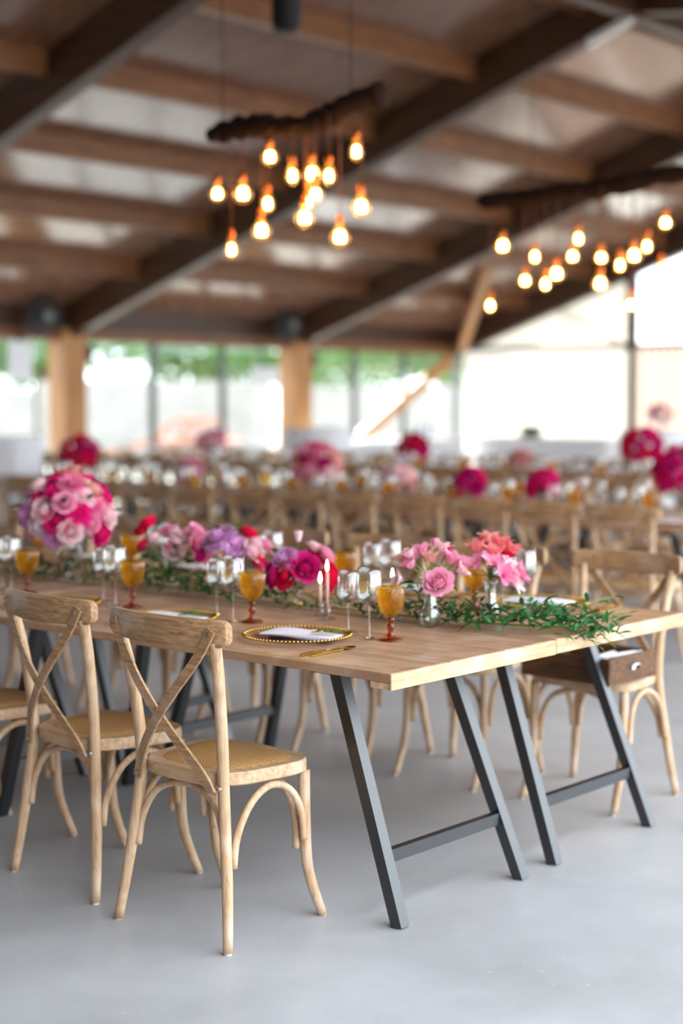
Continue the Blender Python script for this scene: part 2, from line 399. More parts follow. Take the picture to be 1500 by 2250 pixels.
mb = MB()
for a, b in (((EAVE_L - 0.5), RID), (RID, EAVE_R + 0.5)):
    za, zb = (zd(a), zd(b)) if b <= RID else (zd(RID), zd(b))
    i = len(mb.v)
    for z_ in (0, 0.16):
        mb.v += [(a, Y0 - 0.4, za + z_), (b, Y0 - 0.4, zb + z_), (b, Y1 + 0.5, zb + z_), (a, Y1 + 0.5, za + z_)]
    for f in ((0, 1, 2, 3), (7, 6, 5, 4), (0, 4, 5, 1), (1, 5, 6, 2), (2, 6, 7, 3), (3, 7, 4, 0)): mb.f.append(tuple(i + k for k in f))
ceiling = mb.build('ceiling', M['deck'], None, False)
tag(ceiling, 'brown boarded pitched roof with wooden rafters and purlins', kind='structure')
RAFT_Y = [-3.05, 1.87, 6.78, 11.69, 16.6, 21.18]
RW = 0.20
for y in RAFT_Y:
    m_ = MB()
    a, r_, b = EAVE_L + 0.25, RID, EAVE_R
    pts = [(a, zr(a)), (r_, zr(r_)), (b, zr(b)), (b, zd(b)), (r_, zd(r_)), (a, zd(a))]
    i = len(m_.v)
    m_.v += [(u, y - RW / 2, z) for u, z in pts] + [(u, y + RW / 2, z) for u, z in pts]
    m_.f += [(i, i + 1, i + 4, i + 5), (i + 1, i + 2, i + 3, i + 4), (i + 11, i + 10, i + 7, i + 6), (i + 10, i + 9, i + 8, i + 7)]
    for k in range(6): m_.f.append((i + k, i + 6 + k, i + 6 + (k + 1) % 6, i + (k + 1) % 6))
    m_.build('rafter', M['rafter'], ceiling, False)
PURL = [-6.75, -8.25, -9.75, -11.15, -12.55, -13.95] + [-5.4, -3.9, -2.4, -0.9, 0.6]
def purlin_piece(u, ya, yb):
    b = MB(); zt = zd(u); s_ = 0.34 if u < RID else -0.12
    h, w = 0.22, 0.11
    i = len(b.v)
    for y in (ya, yb):
        b.v += [(u - w / 2, y, zt - h), (u + w / 2, y, zt - h), (u + w / 2, y, zt + s_ * w / 2), (u - w / 2, y, zt - s_ * w / 2)]
    for f in ((0, 1, 2, 3), (7, 6, 5, 4), (0, 4, 5, 1), (1, 5, 6, 2), (2, 6, 7, 3), (3, 7, 4, 0)): b.f.append(tuple(i + k for k in f))
    b.build('purlin', M['purlin'], ceiling, False)
ys = [Y0] + RAFT_Y
for u in PURL:
    for ya, yb in zip(ys, ys[1:]):
        purlin_piece(u, ya + (RW / 2 if ya != Y0 else 0), yb - RW / 2)
MB().beam((RID, Y0, zd(RID) - 0.3), (RID, Y1, zd(RID) - 0.3), 0.16, 0.5).build('ridge_beam', M['rafter'], ceiling, False)

# glazed long side
wl = empty('wall_left', (-15.6, 0, 0)); tag(wl, 'glazed long side wall with wooden columns and dark mullions', kind='structure')
HEAD = 2.30
for y in RAFT_Y:
    if y > 20: MB().box((-0.06, y - 0.05, 0), (0.06, y + 0.05, 2.5), 0.005).build('corner_post', M['greysteel'], wl, False)
    else: MB().box((-0.16, y - 0.21, 0), (0.22, y + 0.21, zr(-15.4) + 0.12), 0.01).build('column', M['column'], wl, False)
MB().box((-0.12, Y0, HEAD), (0.08, Y1, HEAD + 0.16)).build('head_beam', M['purlin'], wl, False)
MB().box((-0.10, Y0, HEAD + 0.16), (0.03, Y1, zd(-15.6) + 0.02)).build('eave_board', M['rafter'], wl, False)
MB().beam((0.0, 21.0, 2.22), (0.0, 17.7, 0.42), 0.22, 0.10, (1, 0, 0)).build('brace', M['column'], wl, False)
wn = 0
for ya, yb in zip(ys, ys[1:]):
    wn += 1
    w_ = empty('window_%d' % wn, (-15.62, 0, 0)); tag(w_, 'tall clear window bay between wooden columns', kind='structure')
    a, b = ya + 0.18, yb - 0.18
    n = 3
    for k in range(1, n):
        y = a + (b - a) * k / n
        MB().box((-0.04, y - 0.045, 0.04), (0.04, y + 0.045, HEAD)).build('mullion', M['mullion'], w_, False)
    MB().box((-0.03, a, 0), (0.03, b, 0.05)).build('sill', M['mullion'], w_, False)
    for k in range(n):
        y0_, y1_ = a + (b - a) * k / n + 0.02, a + (b - a) * (k + 1) / n - 0.02
        MB().box((-0.004, y0_, 0.05), (0.004, y1_, HEAD)).build('pane', M['pane'], w_, False)

# gable end at the back
wb = empty('wall_back', (0, 21.28, 0)); tag(wb, 'pale gable end wall of translucent sheets and grey posts', kind='structure')
def ribbed(u0, u1, z0, z1, pitch, amp, name, m, top=None):
    b = MB(); n = int((u1 - u0) / pitch * 4); 
    for k in range(n + 1):
        u = u0 + (u1 - u0) * k / n; y = amp * (1 if (k % 4) in (0, 1) else -1)
        zt = top(u) if top else z1
        b.v += [(u, y, z0), (u, y, zt), (u, y + 0.006, z0), (u, y + 0.006, zt)]
    for k in range(n):
        i = 4 * k; b.f += [(i, i + 4, i + 5, i + 1), (i + 2, i + 3, i + 7, i + 6), (i + 1, i + 5, i + 7, i + 3), (i, i + 2, i + 6, i + 4)]
    return b.build(name, m, wb, False)
k = 0
for u0, u1 in ((-15.5, -14.25), (-14.25, -13.07), (-13.07, -11.88)):
    ribbed(u0, u1, 0.02, 2.36, 0.22, 0.012, 'sheet', M['panel'])
ribbed(-15.4, -13.6, 2.44, 0, 0.6, 0.004, 'gable_sheet', M['gable'], lambda u: zr(u) + 0.06)
ribbed(-13.6, -11.88, 2.44, 0, 0.6, 0.004, 'gable_sheet', M['gable'], lambda u: zr(u) + 0.06)
for u0 in (-11.76, -10.2, -8.7, -7.2, -5.7, -4.2, -2.7, -1.2, 0.3):
    ribbed(u0, u0 + 1.46, 0.02, 2.36, 0.16, 0.03, 'pleated_panel', M['pleat'])
MB().box((-15.5, -0.05, 2.36), (EAVE_R, 0.05, 2.44)).build('rail', M['greysteel'], wb, False)
for u in (-11.82, -6.2, -0.6):
    MB().box((u - 0.06, -0.09, 0), (u + 0.06, 0.03, 2.40)).build('post', M['mullion'], wb, False)
    MB().box((u - 0.09, -0.08, 2.40), (u + 0.09, 0.06, zr(u) + 0.1)).build('post', M['rafter'], wb, False)
MB().beam((-12.1, 0.06, 2.5), (-13.4, 0.06, 3.1), 0.04, 0.09, (0, 1, 0)).build('brace', M['greysteel'], wb, False)
w_ = empty('window_%d' % (wn + 1), (0, 21.28, 0)); tag(w_, 'bright high window in the gable end', kind='structure')
for u0, u1 in ((-11.73, -9.0), (-8.96, -6.3), (-6.1, -3.4), (-3.36, -0.7), (-0.5, 1.6)):
    b = MB(); zt0, zt1 = zr(u0) + 0.05, zr(u1) + 0.05
    b.v += [(u0, 0, 2.44), (u1, 0, 2.44), (u1, 0, zt1), (u0, 0, zt0), (u0, .008, 2.44), (u1, .008, 2.44), (u1, .008, zt1), (u0, .008, zt0)]
    b.f += [(0, 1, 2, 3), (7, 6, 5, 4), (0, 4, 5, 1), (1, 5, 6, 2), (2, 6, 7, 3), (3, 7, 4, 0)]
    b.build('pane', M['pane'], w_, False)
    MB().box((u1 - 0.02, -0.03, 2.44), (u1 + 0.05, 0.03, zr(u1) + 0.05)).build('mullion', M['greysteel'], w_, False)
# diagonal strut from the corner up to the roof
tag(MB().beam((-15.3, 20.95, 2.45), (-12.7, 18.2, 3.68), 0.14, 0.20).build('roof_strut', M['column'], ceiling, False), 'pale wooden strut')
# wall behind the camera and posts of the open side
wf = MB().box((EAVE_L, Y0 - 0.3, 0), (7.0, Y0 - 0.1, 6.2)).build('wall_front', M['back_wall'], None, False)  # unseen wall, brought closer and run past the roof to block sky light
tag(wf, 'dark boarded end wall behind the camera', kind='structure')
wr_ = empty('wall_right', (EAVE_R, 0, 0)); tag(wr_, 'open long side of the hall with wooden columns', kind='structure')
for y in (-3.05, 11.69, 16.6, 21.18):
    MB().box((-0.18, y - 0.15, 0), (0.14, y + 0.15, zr(EAVE_R) + 0.02), 0.01).build('column', M['column'], wr_, False)

# ------------------------------------------------------------------ cross-back chair
def make_chair(bolts=True):
    root = empty('dining_chair'); tag(root, 'x', 'chair')
    def yrail(x): return -0.045 * (1 - (x / 0.2275) ** 2)
    # curved top rail with rounded ends
    b = MB(); n = 26; W = 0.2275; th = 0.023; ring = []
    for i in range(n + 1):
        x = W * math.sin(PI / 2 * (2 * i / n - 1)); e = (abs(x) / W)
        end = 1.0 if e < 0.90 else math.sqrt(max(0.0, 1 - ((e - 0.90) / 0.10) ** 2)) * 0.45 + 0.55
        zc = 0.843 - 0.004 * (1 - e); hh = (0.041 - 0.006 * e) * end; t = th / 2
        y = yrail(x); i0 = len(b.v)
        for dz, dy in ((-1, -.7), (-.8, -1), (.8, -1), (1, -.7), (1, .7), (.8, 1), (-.8, 1), (-1, .7)):
            b.v.append((x, y + dy * t, zc + dz * hh))
        ring.append(i0)
    for p, q in zip(ring, ring[1:]):
        for k in range(8): b.f.append((p + k, p + (k + 1) % 8, q + (k + 1) % 8, q + k))
    b.f.append(tuple(ring[0] + k for k in range(7, -1, -1))); b.f.append(tuple(ring[-1] + k for k in range(8)))
    me = auto(b.mesh('top_rail'), 50); rail = link('top_rail', me, M['chair_x'], root)
    for s_ in (-1, 1):
        path = bez([(s_ * .217, 0, 0.004), (s_ * .193, .022, .18), (s_ * .164, .040, .40), (s_ * .163, .036, .55), (s_ * .175, .012, .72), (s_ * .187, -.012, .822)], 4)
        post = MB().tube(path, [0.0135 + 0.003 * min(1, p.z / .25) for p in path], 10).build('rear_post', M['chair_z'], root)
        MB().tube([(s_ * .217, 0, 0), (s_ * .217, 0, .006)], 0.010, 8).build('glide', M['glide'], post, False)
        if bolts:
            MB().tube([(s_ * .163, .026, .425), (s_ * .163, .020, .425)], 0.007, 10).build('bolt', M['steel'], post, False)
        path = bez([(s_ * .183, .330, .425), (s_ * .182, .334, .28), (s_ * .182, .348, .14), (s_ * .187, .400, .004)], 5)
        leg = MB().tube(path, [0.0135 + 0.003 * min(1, p.z / .25) for p in path], 10).build('front_leg', M['chair_z'], root)
        MB().tube([(s_ * .187, .4, 0), (s_ * .187, .4, .006)], 0.010, 8).build('glide', M['glide'], leg, False)
    for j, s_ in enumerate((1, -1)):
        o = 0.010 * j
        pts = bez([(s_ * .193, yrail(.19) - .017 + 0.000, .853), (s_ * .150, -.040 + o, .778), (s_ * .075, -.050 + o, .688), (0, -.045 + o, .605), (-s_ * .075, -.022 + o * .6, .520), (-s_ * .125, .004, .455), (-s_ * .147, .013, .412)], 4)
        br = auto(MB().strip(pts, (0, 1, 0), 0.027, 0.008).mesh('cross_brace'), 40)
        bo = link('cross_brace', br, M['chair_x'], root)
        if bolts:
            for (x, y, z) in ((s_ * .186, yrail(.19) - .022, .842), (-s_ * .140, .007, .424)):
                MB().tube([(x, y + .004, z), (x, y - .003, z)], 0.0065, 10).build('bolt', M['steel'], bo, False)
    # seat ring and woven seat
    def outline(inset, n=44):
        out = []
        for k in range(n):
            a = 2 * PI * k / n; ca, sa = math.cos(a), math.sin(a)
            e = 2 / 3.6
            x = math.copysign(abs(ca) ** e, ca); y = math.copysign(abs(sa) ** e, sa)
            yy = 0.198 + y * (0.178 - inset); wid = 0.198 + 0.022 * y - inset
            out.append((x * wid, yy))
        return out
    b = MB(); layers = [(0.030, .424), (0.004, .424), (0, .428), (0, .455), (0.004, .460), (0.036, .460), (0.038, .452)]
    n = 44
    for ins, z in layers:
        b.v += [(x, y, z) for x, y in outline(ins)]
    for i in range(len(layers) - 1):
        for k in range(n): b.f.append((i * n + k, i * n + (k + 1) % n, (i + 1) * n + (k + 1) % n, (i + 1) * n + k))
    me = auto(b.mesh('seat_frame'), 40); link('seat_frame', me, M['chair_frame'], root)
    b = MB(); lay = [(0.036, .436), (0.036, .460), (0.046, .465), (0.09, .468), (0.14, .469)]
    for ins, z in lay: b.v += [(x, y, z) for x, y in outline(ins)]
    for i in range(len(lay) - 1):
        for k in range(n): b.f.append((i * n + k, i * n + (k + 1) % n, (i + 1) * n + (k + 1) % n, (i + 1) * n + k))
    b.f.append(tuple((len(lay) - 1) * n + k for k in range(n))); b.f.append(tuple(range(n - 1, -1, -1)))
    link('woven_seat', auto(b.mesh('woven_seat'), 50), M['rattan'], root)
    # bentwood arches under the seat
    def arch(pts):
        MB().tube(bez(pts, 4), 0.0105, 8).build('bentwood_arch', M['chair_z'], root)
    for s_ in (-1, 1):
        arch([(s_ * .196, .042, .215), (s_ * .192, .062, .30), (s_ * .192, .115, .378), (s_ * .190, .19, .410), (s_ * .192, .262, .386), (s_ * .196, .302, .320), (s_ * .198, .312, .235)])
    arch([(-.172, .036, .215), (-.158, .042, .30), (-.108, .054, .378), (0, .060, .410), (.108, .054, .378), (.158, .042, .30), (.172, .036, .215)])
    for y, w in ((.318, .160),):
        arch([(-w - .004, y, .205), (-w + .002, y, .30), (-w + .05, y, .378), (0, y, .410), (w - .05, y, .378), (w - .002, y, .30), (w + .004, y, .205)])
    return root
chair_near = make_chair(True)
def make_far(proto):       # the same chair without the small bolts and glides, for the blurred rows
    r = proto.copy(); col.objects.link(r)
    for ch in proto.children:
        c = ch.copy(); col.objects.link(c); c.parent = r
    return r
chair_far = make_far(chair_near)

# row 1, near side
for k, (x, y, rz) in enumerate([(-0.5545, -0.248, R(-0.5)), (-1.135, -0.183, R(-5.5)), (-1.735, -0.175, R(-3))]):
    place(chair_near, (x, y, 0), rz, ['whole cross-back wooden chair nearest the camera, woven seat, at the front table corner',
          'cross-back wooden chair just left of the nearest chair, back to the camera',
          'cross-back chair cut by the left edge, only its woven seat corner showing'][k], 'near-side chairs of the front table')
for k, (x, y, rz) in enumerate([(-0.495, 1.996, R(181.5)), (-1.05, 1.96, R(179.5)), (-1.60, 1.965, R(181)), (-2.19, 1.985, R(180)), (-2.77, 1.97, R(179)), (-3.34, 1.98, R(180)), (-3.90, 1.97, R(181))]):
    lb = 'cross-back chair across the front table with an old wooden drawer on its seat' if k == 0 else \
         'cross-back chair across the front table, %s from its right end' % ORD[k]
    place(chair_near if k < 4 else chair_far, (x, y, 0), rz, lb, 'far-side chairs of the front table')
ROWS = {'second': dict(y=4.24, u1=-1.85, n=13, dp=0.47), 'third': dict(y=7.72, u1=-3.75, n=17, dp=0.5)}
for rn, d in ROWS.items():
    for k in range(d['n']):
        u = d['u1'] - k * d['dp']
        place(chair_far, (u + random.uniform(-.02, .02), d['y'] + random.uniform(-.03, .03), 0), R(random.uniform(-3, 3)),
              'cross-back chair seen from behind at the %s table row, %s from the right' % (rn, ORD[k]), 'near-side chairs of the %s row' % rn)
        place(chair_far, (u + random.uniform(-.02, .02), d['y'] + 2.22 + random.uniform(-.03, .03), 0), R(180 + random.uniform(-3, 3)),
              'cross-back chair beyond the glasses of the %s table row, %s from the right' % (rn, ORD[k]), 'far-side chairs of the %s row' % rn)
discard(chair_near); discard(chair_far)

# ------------------------------------------------------------------ trestle tables
TL, TW, TZ = 2.0, 0.762, 0.745
def make_table():
    root = empty('trestle_table'); tag(root, 'x', 'table')
    for k in range(3):
        y0 = TW * k / 3 + 0.0008; y1 = TW * (k + 1) / 3 - 0.0008
        MB().box((-TL, y0, TZ - 0.024), (0, y1, TZ), 0.002).build('top_plank', M['table'], root, False)
    for x0 in (-0.068, -TL):
        MB().box((x0, 0.003, TZ - 0.043), (x0 + 0.068, TW - 0.003, TZ - 0.0245), 0.002).build('end_batten', M['table_edge'], root, False)
    MB().box((0.0005, 0, TZ - 0.043), (0.006, TW, TZ - 0.001), 0.001).build('end_strip', M['table_edge'], root, False)
    for s_, xt, xf in ((1, -0.345, -0.13), (-1, -TL + 0.32, -TL + 0.09)):
        MB().box((xt - 0.06, 0.15, 0.685), (xt + 0.025, 0.70, 0.7205)).build('bracket_bar', M['black'], root, False)
        for y in (0.21, 0.80 - 0.01):
            yt = y if y < 0.5 else 0.70
            b = MB(); b.beam((xt - 0.01, yt, 0.685), (xf, y, 0.0), 0.038, 0.038, (0, 1, 0))
            # cut the foot flat on the floor
            b.v = [(vx, vy, max(vz, 0.0)) for vx, vy, vz in b.v]
            b.build('leg', M['black'], root, False)
        f = 0.27; xc = xf + (xt - 0.01 - xf) * f; zc = 0.685 * f
        MB().box((xc - 0.012, 0.225, zc - 0.018), (xc + 0.012, 0.775, zc + 0.018)).build('crossbar', M['black'], root, False)
    return root
tp = make_table()
def table_row(u0, y0, n, name):
    for k in range(n):
        for j in range(2):
            side = 'near' if j == 0 else 'far'
            lb = 'plank trestle table on black legs, %s half of %s, %s from the right' % (side, name, ORD[k])
            place(tp, (u0 - k * (TL + 0.02) - (0.006 if j else 0), y0 + j * (TW + 0.012), 0), 0, lb, 'trestle tables of ' + name)
table_row(0, 0, 2, 'front row')
table_row(-1.45, 4.52, 4, 'second row')
table_row(-3.35, 8.0, 5, 'third row')
discard(tp)

# ------------------------------------------------------------------ tableware
def make_goblet():
    root = empty('amber_goblet'); tag(root, 'x', 'goblet')
    bowl = [(0.006, .066), (.016, .070), (.027, .080), (.036, .096), (.041, .115), (.0425, .135), (.0425, .156), (.0405, .157), (.0400, .137), (.0385, .117), (.033, .098), (.024, .083), (.012, .075), (.0, .074)]
    MB().lathe(bowl, 26).build('bowl', M['amber'], root)
    stem = [(.007, .068), (.011, .062), (.012, .058), (.008, .053), (.007, .049), (.011, .044), (.013, .039), (.011, .034), (.008, .030), (.007, .024), (.010, .018), (.012, .013)]
    MB().lathe(stem, 14).build('stem', M['amber_stem'], root)
    MB().lathe([(.010, .014), (.020, .010), (.032, .006), (.036, .003), (.036, 0), (0, 0)], 26).build('foot', M['amber_stem'], root)
    return root
def make_wine(h, rb, name='wine_glass'):
    root = empty(name); tag(root, 'x', 'glass')
    zs = h * 0.46
    prof = []
    for t, r in ((0, .12), (.05, .42), (.14, .72), (.28, .95), (.42, 1.0), (.6, .97), (.8, .90), (1, .82)):
        prof.append((rb * r, zs + (h - zs) * t))
    inner = [(max(r - .0012, 0.0005), z + (.001 if i == 0 else 0)) for i, (r, z) in enumerate(prof)][::-1]
    MB().lathe(prof + inner, 24).build('bowl', M['wineglass'], root)
    MB().lathe([(.004, zs + .002), (.0035, zs * .6), (.004, .012), (.006, .006)], 10).build('stem', M['wineglass'], root)
    MB().lathe([(.006, .007), (.018, .004), (.034, .002), (.034, 0), (0, 0)], 24).build('foot', M['wineglass'], root)
    return root
def make_charger():
    root = empty('charger_plate'); tag(root, 'x', 'plate')
    MB().lathe([(0, .004), (.10, .004), (.125, .010), (.155, .016), (.155, .013), (.125, .006), (.10, 0), (0, 0)], 48).build('glass_plate', M['charger'], root)
    b = MB(); n = 84
    for k in range(n):
        a = 2 * PI * k / n; c = (.157 * math.cos(a), .157 * math.sin(a), .0165)
        i = len(b.v); r = .0056
        b.v += [(c[0] + dx * r, c[1] + dy * r, c[2] + dz * r) for dx, dy, dz in ((1, 0, 0), (0, 1, 0), (-1, 0, 0), (0, -1, 0), (0, 0, 1), (0, 0, -1))]
        for p, q in ((0, 1), (1, 2), (2, 3), (3, 0)): b.f += [(i + p, i + q, i + 4), (i + q, i + p, i + 5)]
    b.build('beaded_rim', M['gold'], root)
    return root
def make_napkin():
    b = MB(); n = 28; L = 18            # a soft fold: closed flat loop swept along its length
    for i in range(L + 1):
        t = i / L; x = -.115 + .23 * t; e = 1 - .5 * (2 * t - 1) ** 8
        for k in range(n):
            a = 2 * PI * k / n; ca, sa = math.cos(a), math.sin(a)
            y = math.copysign(abs(ca) ** .55, ca) * .048; z = (math.copysign(abs(sa) ** .6, sa) * (.0075 + .003 * math.sin(3.1 * t + 1.2 * ca)) * e)
            b.v.append((x, y + .004 * math.sin(5 * t), .010 + z + .002 * math.sin(6 * t)))
    for i in range(L):
        for k in range(n): b.f.append((i * n + k, i * n + (k + 1) % n, (i + 1) * n + (k + 1) % n, (i + 1) * n + k))
    b.f.append(tuple(range(n - 1, -1, -1))); b.f.append(tuple(L * n + k for k in range(n)))
    o = link('napkin', auto(b.mesh('napkin'), 60), M['napkin']); tag(o, 'x', 'napkin'); return o
def leaf_mesh(L=0.05, W=0.014, curl=0.2, n=5):
    b = MB()
    for i in range(n + 1):
        t = i / n; w = W * math.sin(PI * (t ** .8)) * .5; z = -curl * L * t * t
        b.v += [(L * t, -w, z + w * .35), (L * t, 0, z), (L * t, w, z + w * .35)]
    for i in range(n):
        a = 3 * i; b.f += [(a, a + 3, a + 4, a + 1), (a + 1, a + 4, a + 5, a + 2)]
    return b.mesh('leaf')
LEAF = leaf_mesh(); LEAF.materials.append(M['leaf'])
def make_sprig():
    root = empty('olive_sprig'); tag(root, 'x', 'sprig')
    MB().tube([(0, 0, 0.003), (.04, .006, .007), (.09, .0, .006)], .0012, 5).build('stem', M['stem'], root)
    for k in range(9):
        s_ = 1 if k % 2 else -1
        o = link('leaf', LEAF, M['leaf'], root, (.006 + .009 * k, .001 * k, .006), (R(20 * s_), R(-12), R(s_ * 48)), 0.62)
    return root
def make_knife():
    root = empty('gold_knife'); tag(root, 'x', 'knife')
    MB().box((-.004, 0, 0.001), (.004, .105, .008), .0015).build('handle', M['gold'], root, False)
    MB().box((-.007, .105, .002), (.006, .215, .004), .0008).build('blade', M['gold'], root, False)
    return root
def make_spoon():
    root = empty('gold_spoon'); tag(root, 'x', 'spoon')
    MB().box((-.0035, 0, 0.001), (.0035, .15, .006), .0015).build('handle', M['gold'], root, False)
    b = MB(); n = 14
    for r, z in ((1, .006), (.85, .003), (.4, .001), (0.02, .0008)):
        for k in range(n):
            a = 2 * PI * k / n; b.v.append((.017 * r * math.cos(a), .176 + .028 * r * math.sin(a), z))
    for i in range(3):
        for k in range(n): b.f.append((i * n + k, i * n + (k + 1) % n, (i + 1) * n + (k + 1) % n, (i + 1) * n + k))
    b.build('bowl', M['gold'], root)
    return root
gob, w1, w2, plate, nap, sprig, knife, spoon = make_goblet(), make_wine(.212, .041), make_wine(.190, .035), make_charger(), make_napkin(), make_sprig(), make_knife(), make_spoon()

def setting(u, yedge, side, who, detail, rnd=0.0, alt=False):
    """one place setting: u = seat centre, yedge = table edge in front of the seat, side = +1 near / -1 far"""
    s = side
    def pos(du, dy, dz=0): return (u + s * du + random.uniform(-rnd, rnd), yedge + s * dy + random.uniform(-rnd, rnd), TZ + 0.0005 + dz)
    rz = 0 if s > 0 else PI
    grp = 'glasses of the ' + who[1]
    pg, pa, pb, pp = ((.10, .40), (-.055, .335), (.06, .295), .165) if alt else ((.205, .44), (.145, .415 if rnd == 0 else .47), (.012, .475), .275)
    place(gob, pos(*pg), random.uniform(0, 6), 'amber pressed-glass goblet ' + who[0], 'amber goblets')
    place(w1, pos(*pa), 0, 'larger clear wine glass ' + who[0], 'wine glasses')
    place(w2, pos(*pb), 0, 'smaller clear wine glass ' + who[0], 'wine glasses')
    if detail >= 1:
        place(plate, pos(-.012, pp), 0, 'gold-beaded glass charger plate ' + who[0], 'charger plates')
        place(nap, (pos(.0, .28)[0], pos(0, pp + .005)[1], TZ + 0.006), rz + R(14), 'folded pale lilac napkin on the plate ' + who[0], 'napkins')
    if detail >= 2:
        place(sprig, (pos(.055, .26)[0], pos(0, pp - .013)[1], TZ + 0.026), rz + R(20), 'small green leaf sprig on the napkin ' + who[0], 'sprigs')
        place(knife, pos(-.20 if alt else .205, .02 if alt else .055), rz + R(3), 'thin gold knife beside the plate ' + who[0], 'cutlery')
        place(spoon, pos(-.228 if alt else .232, .025 if alt else .06), rz + R(4), 'thin gold spoon beside the knife ' + who[0], 'cutlery')
for k, u in enumerate([-.56, -1.12, -1.68, -2.25]):
    setting(u, 0.0, 1, ('on near side, front table, %s from right' % ORD[k], 'front table'), 2 if k < 3 else 1)
for k, u in enumerate([-.46, -1.03, -1.60, -2.17, -2.75]):
    setting(u, 1.536, -1, ('on far side, front table, %s from right' % ORD[k], 'front table'), 2 if k < 2 else 1, 0, True)
for rn, d in ROWS.items():
    y0 = 4.52 if rn == 'second' else 8.0
    for k in range(d['n']):
        u = d['u1'] - k * d['dp']
        setting(u, y0, 1, ('on near side, %s row, %s from right' % (rn, ORD[k]), rn + ' row'), 1 if rn == 'second' else 0, .03)
        setting(u, y0 + 1.536, -1, ('on far side, %s row, %s from right' % (rn, ORD[k]), rn + ' row'), 0, .03)
for o in (gob, w1, w2, plate, nap, sprig, knife, spoon): discard(o)

# ------------------------------------------------------------------ flowers
def petal(b, phi, tilt, L, W, cup, r0=0.0, z0=0.0, ruf=0.0, n=4, m=4, sharp=False):
    """petal leaving the axis at angle phi; tilt 0 = upright, 90 = flat"""
    i0 = len(b.v)
    for i in range(n + 1):
        t = i / n; w = W * (math.sin(PI * min(1, (0.12 + t * 0.80))) ** .7 if sharp else (.35 + .65 * math.sin(PI * (.06 + .64 * t))) * (.72 if i == n else 1))
        tl = tilt * (0.35 + 0.65 * t)
        for j in range(m + 1):
            s_ = (j / m - .5) * 2
            rr = r0 + L * t * math.sin(tl) - cup * W * (s_ * s_ - .3) * .6 ; zz = z0 + L * t * math.cos(tl * .85) + ruf * math.sin(7 * s_ + 5 * phi) * t
            x = s_ * w / 2
            b.v.append((rr * math.cos(phi) - x * math.sin(phi), rr * math.sin(phi) + x * math.cos(phi), zz))
    for i in range(n):
        for j in range(m):
            a = i0 + i * (m + 1) + j; b.f.append((a, a + 1, a + m + 2, a + m + 1))
def rose_mesh():
    b = MB(); b.lathe([(.0005, .0), (.009, .006), (.0125, .016), (.009, .027), (.0005, .031)], 10)
    for lay, (cnt, tilt, L, W, r0) in enumerate(((3, -14, .031, .026, .011), (4, -4, .033, .030, .013), (5, 10, .034, .034, .014), (5, 30, .034, .040, .015), (6, 62, .032, .042, .015))):
        for k in range(cnt): petal(b, 2 * PI * (k + .37 * lay) / cnt, R(tilt), L, W, .30 if lay < 4 else .1, r0, .004 - .001 * lay, .0018)
    return b.mesh('rose_head')
def peony_mesh():
    b = MB(); rng = random.Random(5); b.lathe([(.0005, -.01), (.012, -.004), (.017, .008), (.012, .020), (.0005, .026)], 10)
    for lay, (cnt, tilt, L) in enumerate(((6, 8, .032), (9, 32, .033), (11, 55, .035), (11, 80, .036), (9, 104, .034))):
        for k in range(cnt): petal(b, 2 * PI * (k + .4 * lay) / cnt + rng.uniform(-.2, .2), R(tilt), L * rng.uniform(.9, 1.08), .024, .2, .004, 0, .003)
    return b.mesh('peony_head')
def alstro_mesh():
    b = MB()
    for k in range(6): petal(b, 2 * PI * k / 6, R(46 if k % 2 else 56), .044, .026 if k % 2 else .034, .14, .002, 0, .001, 5, 4, True)
    for k in range(5):
        a = 2 * PI * k / 5; b.tube([(0, 0, 0), (.006 * math.cos(a), .006 * math.sin(a), .03)], .0008, 4)
    return b.mesh('alstroemeria_head')
def bud_mesh():
    b = MB()
    for lay, (cnt, tilt) in enumerate(((4, 4), (5, 16))):
        for k in range(cnt): petal(b, 2 * PI * (k + .4 * lay) / cnt, R(tilt), .024, .016, .3, .003, 0, 0)
    return b.mesh('bud_head')
FM = dict(rose=rose_mesh(), peony=peony_mesh(), alstroemeria=alstro_mesh(), bud=bud_mesh())
BIGLEAF = leaf_mesh(0.085, 0.040, 0.25, 6); BIGLEAF.materials.append(M['leaf_dark'])
STEMS = {}
def orient(d):
    return Vector(d).normalized().to_track_quat('Z', 'Y').to_euler()
CNAME = dict(blush='blush', pink='light pink', rosepink='rose pink', hot='hot pink', magenta='magenta', crimson='crimson', lilac='lilac', coral='coral', white='white', red='red', salmon='salmon')
RGT = Vector((0.7559, 0.6547, 0)); BCK = Vector((-0.6547, 0.7559, 0))       # across / away as the room is usually entered
def flower(kind, colour, p, mouth, where, scale=1.0, foot=None, d=None):
    """a flower with its head at p, stem running down through the vase mouth"""
    p = Vector(p); mouth = Vector(mouth); d = Vector(d) if d else ((p - mouth).normalized() + Vector((0, 0, .25)))
    me = FM[kind]; scale *= 1.18
    o = link(kind, me, M['petal'][colour], None, p, orient(d), scale)
    adj = CNAME[colour]
    q = p - mouth; ra, ba = q.dot(RGT), q.dot(BCK)
    spot = ' '.join(([('upper' if q.z > .09 else 'lower' if q.z < .02 else 'mid')] + ['left' if ra < -.025 else 'right' if ra > .025 else 'centre'] + (['back'] if ba > .03 else [])))
    lb = '%s %s, %s of %s' % (adj, {'bud': 'flower bud'}.get(kind, kind), spot, where)
    tag(o, lb, 'flower', 'flowers in ' + where)
    inv = o.matrix_basis.inverted() if False else (Matrix.LocRotScale(p, orient(d).to_quaternion(), Vector((scale,) * 3))).inverted()
    pts = [inv @ q for q in bez([p - d.normalized() * .004, p.lerp(mouth, .5) + Vector((0, 0, .006)), mouth] + ([Vector(foot)] if foot else []), 4)]
    MB().tube(pts, .0018 / scale, 5).build('stem', M['stem'], o)
    return o
